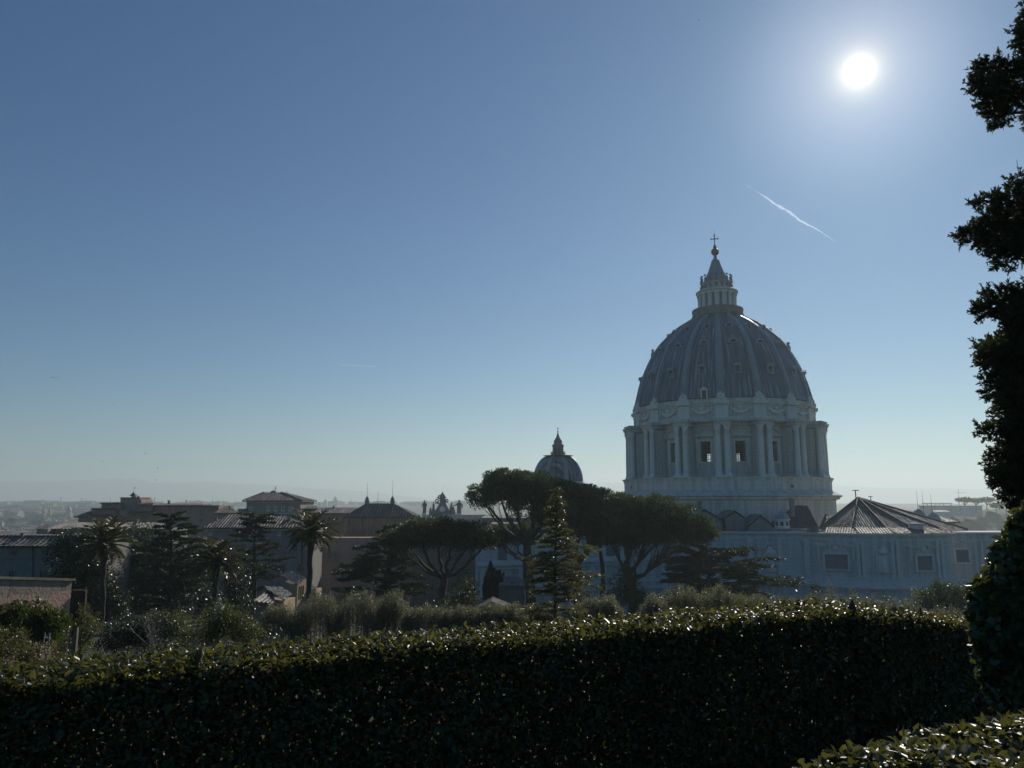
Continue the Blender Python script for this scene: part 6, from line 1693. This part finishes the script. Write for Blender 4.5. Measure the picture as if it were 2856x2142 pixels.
for i, a in enumerate(((2690, 1394, 26, 12, 1424, 1120, "leftmost flat pine on the far hilltop"), (2722, 1396, 24, 12, 1424, 1130, "second flat pine on the far hilltop, touching its left neighbour"), (2752, 1394, 22, 13, 1424, 1140, "flat pine on the far hilltop nearest the dark conifer"), (2778, 1410, 16, 14, 1426, 1110, "short bushy pine on the far hill beside the conifer"), (2806, 1405, 20, 16, 1426, 1125, "far hill pine half behind the dark conifer's lowest tuft"))): far_pine(*a, 200 + i)

# ---- the far city
def city_mat(name, c0):
    """stucco with rows of window openings"""
    m, n, l, out = nm(name); b = n.new("ShaderNodeBsdfPrincipled"); v = mapping(n, l)
    sx = n.new("ShaderNodeSeparateXYZ"); l.new(v, sx.inputs[0])
    def mth(op, a, q):
        t = n.new("ShaderNodeMath"); t.operation = op; l.new(a, t.inputs[0])
        if isinstance(q, (int, float)): t.inputs[1].default_value = q
        else: l.new(q, t.inputs[1])
        return t.outputs[0]
    fx = mth('FRACT', mth('MULTIPLY', mth('ADD', sx.outputs[0], sx.outputs[1]), 6.0), 0); fz = mth('FRACT', mth('MULTIPLY', sx.outputs[2], 4.6), 0)
    wx = mth('MULTIPLY', mth('GREATER_THAN', fx, .3), mth('LESS_THAN', fx, .7)); wz = mth('MULTIPLY', mth('GREATER_THAN', fz, .3), mth('LESS_THAN', fz, .8))
    base = ramp(n, l, nz(n, l, v, 1.5, 5), [(.3, tuple(q * .75 for q in c0)), (.7, tuple(q * 1.2 for q in c0))])
    l.new(mixc(n, l, mth('MULTIPLY', wx, wz), base, (.04, .045, .05)), b.inputs['Base Color']); b.inputs['Roughness'].default_value = .85
    l.new(b.outputs[0], out.inputs[0]); return m
CM = [city_mat("city_wall_" + str(i), c) for i, c in enumerate(((.32, .27, .22), (.38, .35, .3), (.28, .22, .18), (.42, .4, .37)))]
def house_mesh(i, rf):
    """unit house 1 x 1 x 1 with eaves, roof and rows of windows"""
    w = MB().box(-.5, .5, -.5, .5, -.6, .8)
    return w
GRP = "houses of the far city"
protos = []
for i in range(6):
    w = MB().box(-.5, .5, -.5, .5, -.8, .82)
    if i % 3 == 0: w.box(-.3, -.1, -.2, .1, .8, 1.0)
    a = w.build("wall_proto", CM[i % 4], None)
    r_ = MB()
    if i % 2 == 0: r_.prism([(-.54, -.54, .82), (.54, -.54, .82), (.54, 0, 1.05), (-.54, 0, 1.05)], (0, 0, .03)).prism([(-.54, .54, .82), (-.54, 0, 1.05), (.54, 0, 1.05), (.54, .54, .82)], (0, 0, .03))
    else: r_.box(-.53, .53, -.53, .53, .82, .88).box(.05, .4, -.2, .3, .88, 1.02)
    b = r_.build("roof_proto", M['tile'] if i % 2 == 0 else M['stone_dark'] if i % 3 else M['tile_pale'], None)
    protos.append((a.data, b.data))
    for o in (a, b): bpy.data.objects.remove(o)
rc = random.Random(77); NH = 0
def house(px, Y, w, h, d, lb, i=None, cat="house", z=None):
    global NH; NH += 1
    a, b = protos[rc.randrange(6) if i is None else i]
    x = (px - CX) / F / (ct + .15 * st) * Y
    o = empty("city_house", (x, Y, T(Y) if z is None else z), lb, cat, GRP); o.scale = (w, d, h); o.rotation_euler.z = rc.uniform(-.5, .5)
    for nm_, me in (("wall", a), ("roof", b)):
        q = bpy.data.objects.new(nm_, me); col.objects.link(q); q.parent = o
for i in range(75): house(rc.uniform(-60, 235), rc.uniform(1250, 1950), rc.uniform(14, 34), rc.uniform(11, 20), rc.uniform(12, 24), "hazy low house on the plain of the far city, beyond the gallery roof")
for i in range(80): house(rc.uniform(-60, 330), rc.uniform(2050, 3300), rc.uniform(22, 55), rc.uniform(14, 26), rc.uniform(18, 40), "hazy block on the slope of the far city at left")
for i in range(140): house(rc.uniform(-80, 1420), rc.uniform(3750, 4350), rc.uniform(30, 90), rc.uniform(8, 17), rc.uniform(20, 50), "hazy block on the far city's skyline", z=rc.uniform(44, 52))
def tower(name, lb, px, pt, pb, w, Y, kind):
    c = at(px, pb, Y); k = mpp(Y); h = zat(pt, Y) - c.z; W = w * k / 2
    t = empty(name, c, lb, kind)
    if kind == "church":
        MB().box(c.x - W, c.x + W, Y - W, Y + W, c.z - 20, c.z + h * .35).lathe([(W * .9, h * .35), (W * .9, h * .5)], 16, c, False).build("wall", CM[1], t)
        MB().lathe([(W * .95, h * .5), (W * .85, h * .65), (W * .5, h * .8), (W * .15, h * .86), (W * .15, h * .95), (.1, h)], 16, c).build("dome", M['rib'], t)
    elif kind == "tower":
        MB().box(c.x - W * .6, c.x + W * .4, Y - W, Y + W, c.z - 20, c.z + h * .8).lathe([(W * .5, h * .8), (W * .3, h * .88), (W * .05, h)], 8, c + Vector((-W * .1, 0, 0)), False).build("wall", CM[1], t)
        MB().box(c.x + W * .4, c.x + W, Y - W, Y + W, c.z - 20, c.z + h * .5).build("annex", CM[0], t)
    elif kind == "crane":
        MB().box(c.x - 1.2, c.x + 1.2, Y - 1.2, Y + 1.2, c.z - 20, c.z + h).build("mast", M['iron'], t)
        MB().box(c.x - W * .35, c.x + W, Y - .8, Y + .8, c.z + h * .86, c.z + h * .9).build("jib", M['iron'], t)
for a in (("church", "far domed church on the skyline left of the chapel's rods", 907.5, 1391, 1406, 11, 3650, "church"), ("bell_tower", "far tall tower beside the domed church on the skyline", 936, 1384, 1406, 14, 3650, "tower"),
          ("bell_tower", "far slim spire on the skyline left of the square hipped house", 518.5, 1391, 1406, 6, 3650, "tower"), ("bell_tower", "far stub tower on the skyline between square house and church", 870, 1389, 1406, 5, 3650, "tower"),
          ("church", "far pale domed church low in the city at the left", 190, 1408, 1442, 16, 2000, "church"), ("bell_tower", "left of the twin far towers low in the city", 122, 1410, 1442, 8, 1960, "tower"), ("bell_tower", "right of the twin far towers low in the city", 138, 1410, 1442, 8, 1960, "tower"),
          ("construction_crane", "far crane with a jib to the right, leftmost on the skyline", 120, 1393, 1402, 30, 3900, "crane"), ("construction_crane", "far tall crane with a short jib, middle of the left skyline", 169, 1387, 1402, 12, 3900, "crane"), ("construction_crane", "far crane on the skyline nearest the pink palace", 226, 1390, 1402, 34, 3900, "crane")): tower(*a)
for px, pt, lb in ((979, 1390, "far mast on the skyline before the chapel"), (593, 1391, "far mast on the skyline left of the square house"), (307, 1388, "far mast beside the pink palace's stepped roof"), (928, 1393, "far mast between dome and tower on the skyline")):
    Yp = 3600; p = at(px, 1402, Yp); t = empty("radio_mast", p, lb, "mast", "far masts on the skyline"); MB().tube([p - Vector((0, 0, 10)), Vector((p.x, Yp, zat(pt, Yp)))], [1.4, .8], 5).build("pole", M['iron'], t)

# ---- in the sky: aircraft, birds, vapour trails
def aircraft(lb, px, py, Y, Lpx, az, bank, pitch):
    k = mpp(Y); L = Lpx * k; c = at(px, py, Y)
    t = empty("aircraft", c, lb, "aircraft"); t.rotation_euler = (R(bank), R(pitch), R(az))
    MB().tube([(-L * .5, 0, L * .02), (-L * .42, 0, L * .01), (-L * .2, 0, 0), (L * .35, 0, 0), (L * .46, 0, -L * .005), (L * .5, 0, -L * .01)], [.004 * L, L * .03, L * .05, L * .05, L * .035, .004 * L], 10).build("fuselage", M['jet'], t, True)
    for s in (-1, 1):
        MB().prism([(L * .12, 0, -L * .02), (-L * .05, 0, -L * .02), (-L * .16, s * L * .45, L * .03), (-L * .09, s * L * .45, L * .03)], (0, 0, L * .012)).build("wing", M['jet'], t, True)
        MB().prism([(-L * .36, 0, L * .02), (-L * .47, 0, L * .02), (-L * .52, s * L * .17, L * .03), (-L * .46, s * L * .17, L * .03)], (0, 0, L * .008)).build("tailplane", M['jet'], t, True)
        MB().tube([(L * .06, s * L * .16, -L * .05), (-L * .04, s * L * .16, -L * .05)], L * .024, 8, cap=True).build("engine", M['jet'], t, True)
    MB().prism([(-L * .36, -L * .006, L * .04), (-L * .49, -L * .006, L * .04), (-L * .55, -L * .006, L * .19), (-L * .47, -L * .006, L * .19)], (0, L * .012, 0)).build("fin", M['jet'], t, True)
aircraft("small dark airliner seen from the side in the left sky", 154, 1053, 3000, 19, 8, 0, 4)
aircraft("tiny airliner seen from below high in the sky, left of the sun", 1950, 55, 6000, 11, -50, 0, -20)
for i, (px, py, s_) in enumerate(((313, 1128, 5), (527, 1183, 4), (287, 1287, 4), (406, 1265, 6), (440, 1306, 6), (434, 1339, 5))):
    Y = 230; c = at(px, py, Y); k = s_ * mpp(Y) / 2
    t = empty("bird", c, ("bird flying highest over the left roofs", "bird flying alone above the square hipped house", "faint bird flying farthest left over the pink palace", "gliding bird with tilted wings over the pink palace", "gliding bird low over the right of the pink palace", "lowest bird, just above the pale hills")[i], "bird", "birds over the palace roofs")
    a = (1.4, .2, -.1, .75, .5, .9)[i]; t.rotation_euler = (0, -a, .4 * i)
    MB().tube([(0, -k * .5, 0), (0, -k * .2, 0), (0, k * .2, 0), (0, k * .45, 0)], [.02, .09, .08, .02], 6).build("body", M['birdgrey'], t, True)
    for s in (-1, 1): MB().prism([(0, k * .16, .02), (s * k * .5, k * .18, .12), (s * k, -k * .05, .05), (s * k * .5, -k * .08, .12), (0, -k * .14, .02)], (0, 0, .02)).build("wing", M['birdgrey'], t, True)
def trail_mat(name, op):
    m, n, l, out = nm(name); d = n.new("ShaderNodeBsdfTranslucent"); d2 = n.new("ShaderNodeBsdfDiffuse"); ad = n.new("ShaderNodeAddShader"); tr = n.new("ShaderNodeBsdfTransparent"); mx = n.new("ShaderNodeMixShader")
    for q in (d, d2): q.inputs['Color'].default_value = (.62, .68, .78, 1)
    lw = n.new("ShaderNodeLayerWeight"); lw.inputs['Blend'].default_value = .35
    f = ramp(n, l, lw.outputs['Facing'], [(0.0, (op, op, op)), (.75, (0, 0, 0))])
    l.new(f, mx.inputs[0]); l.new(d.outputs[0], ad.inputs[0]); l.new(d2.outputs[0], ad.inputs[1]); l.new(tr.outputs[0], mx.inputs[1]); l.new(ad.outputs[0], mx.inputs[2]); l.new(mx.outputs[0], out.inputs[0])
    return m
def vapour(lb, pts, Y, w, op, seed, n, gap=0):
    r = random.Random(seed); P_ = [at(a, b, Y) for a, b in pts]; L_ = [(q - p).length for p, q in zip(P_, P_[1:])]; S = sum(L_); mb = MB(); k = mpp(Y)
    for i in range(n):
        u_ = S * (i + r.random()) / n; f = u_ / S
        if gap and r.random() < gap * (1 - f): continue
        for L, p, q in zip(L_, P_, P_[1:]):
            if u_ <= L: c = p.lerp(q, u_ / L); break
            u_ -= L
        rr = w(f) * k * r.uniform(.5, 1.2); d = (P_[-1] - P_[0]).normalized()
        mb.tube([c + d * rr * j * 1.6 + Vector((0, 0, r.uniform(-.25, .25) * rr)) for j in (-1, -.6, 0, .6, 1)], [rr * .05, rr * .6, rr * .8, rr * .55, rr * .05], 10)
    o = mb.build("vapour_trail", trail_mat("vapour_" + str(seed), op), None); tag(o, lb, "vapour trail", "vapour trails in the sky")
vapour("broken white vapour trail slanting above the big dome's cross", [(2085, 518), (2140, 553), (2165, 572), (2200, 590), (2230, 615), (2280, 640), (2328, 673)], 9600, lambda f: (1.6 + 5.5 * math.sin(math.pi * min(1, f * 1.02)) ** 1.5), .22, 5, 110, .6)
vapour("thin faint level vapour trail in the middle of the sky", [(945, 1017), (990, 1019), (1046, 1023)], 9600, lambda f: 1.8, .09, 6, 60)
vapour("short faint smear of vapour right of the dome's drum", [(2362, 1262), (2385, 1259), (2402, 1257)], 9700, lambda f: 3.0, .06, 7, 22)
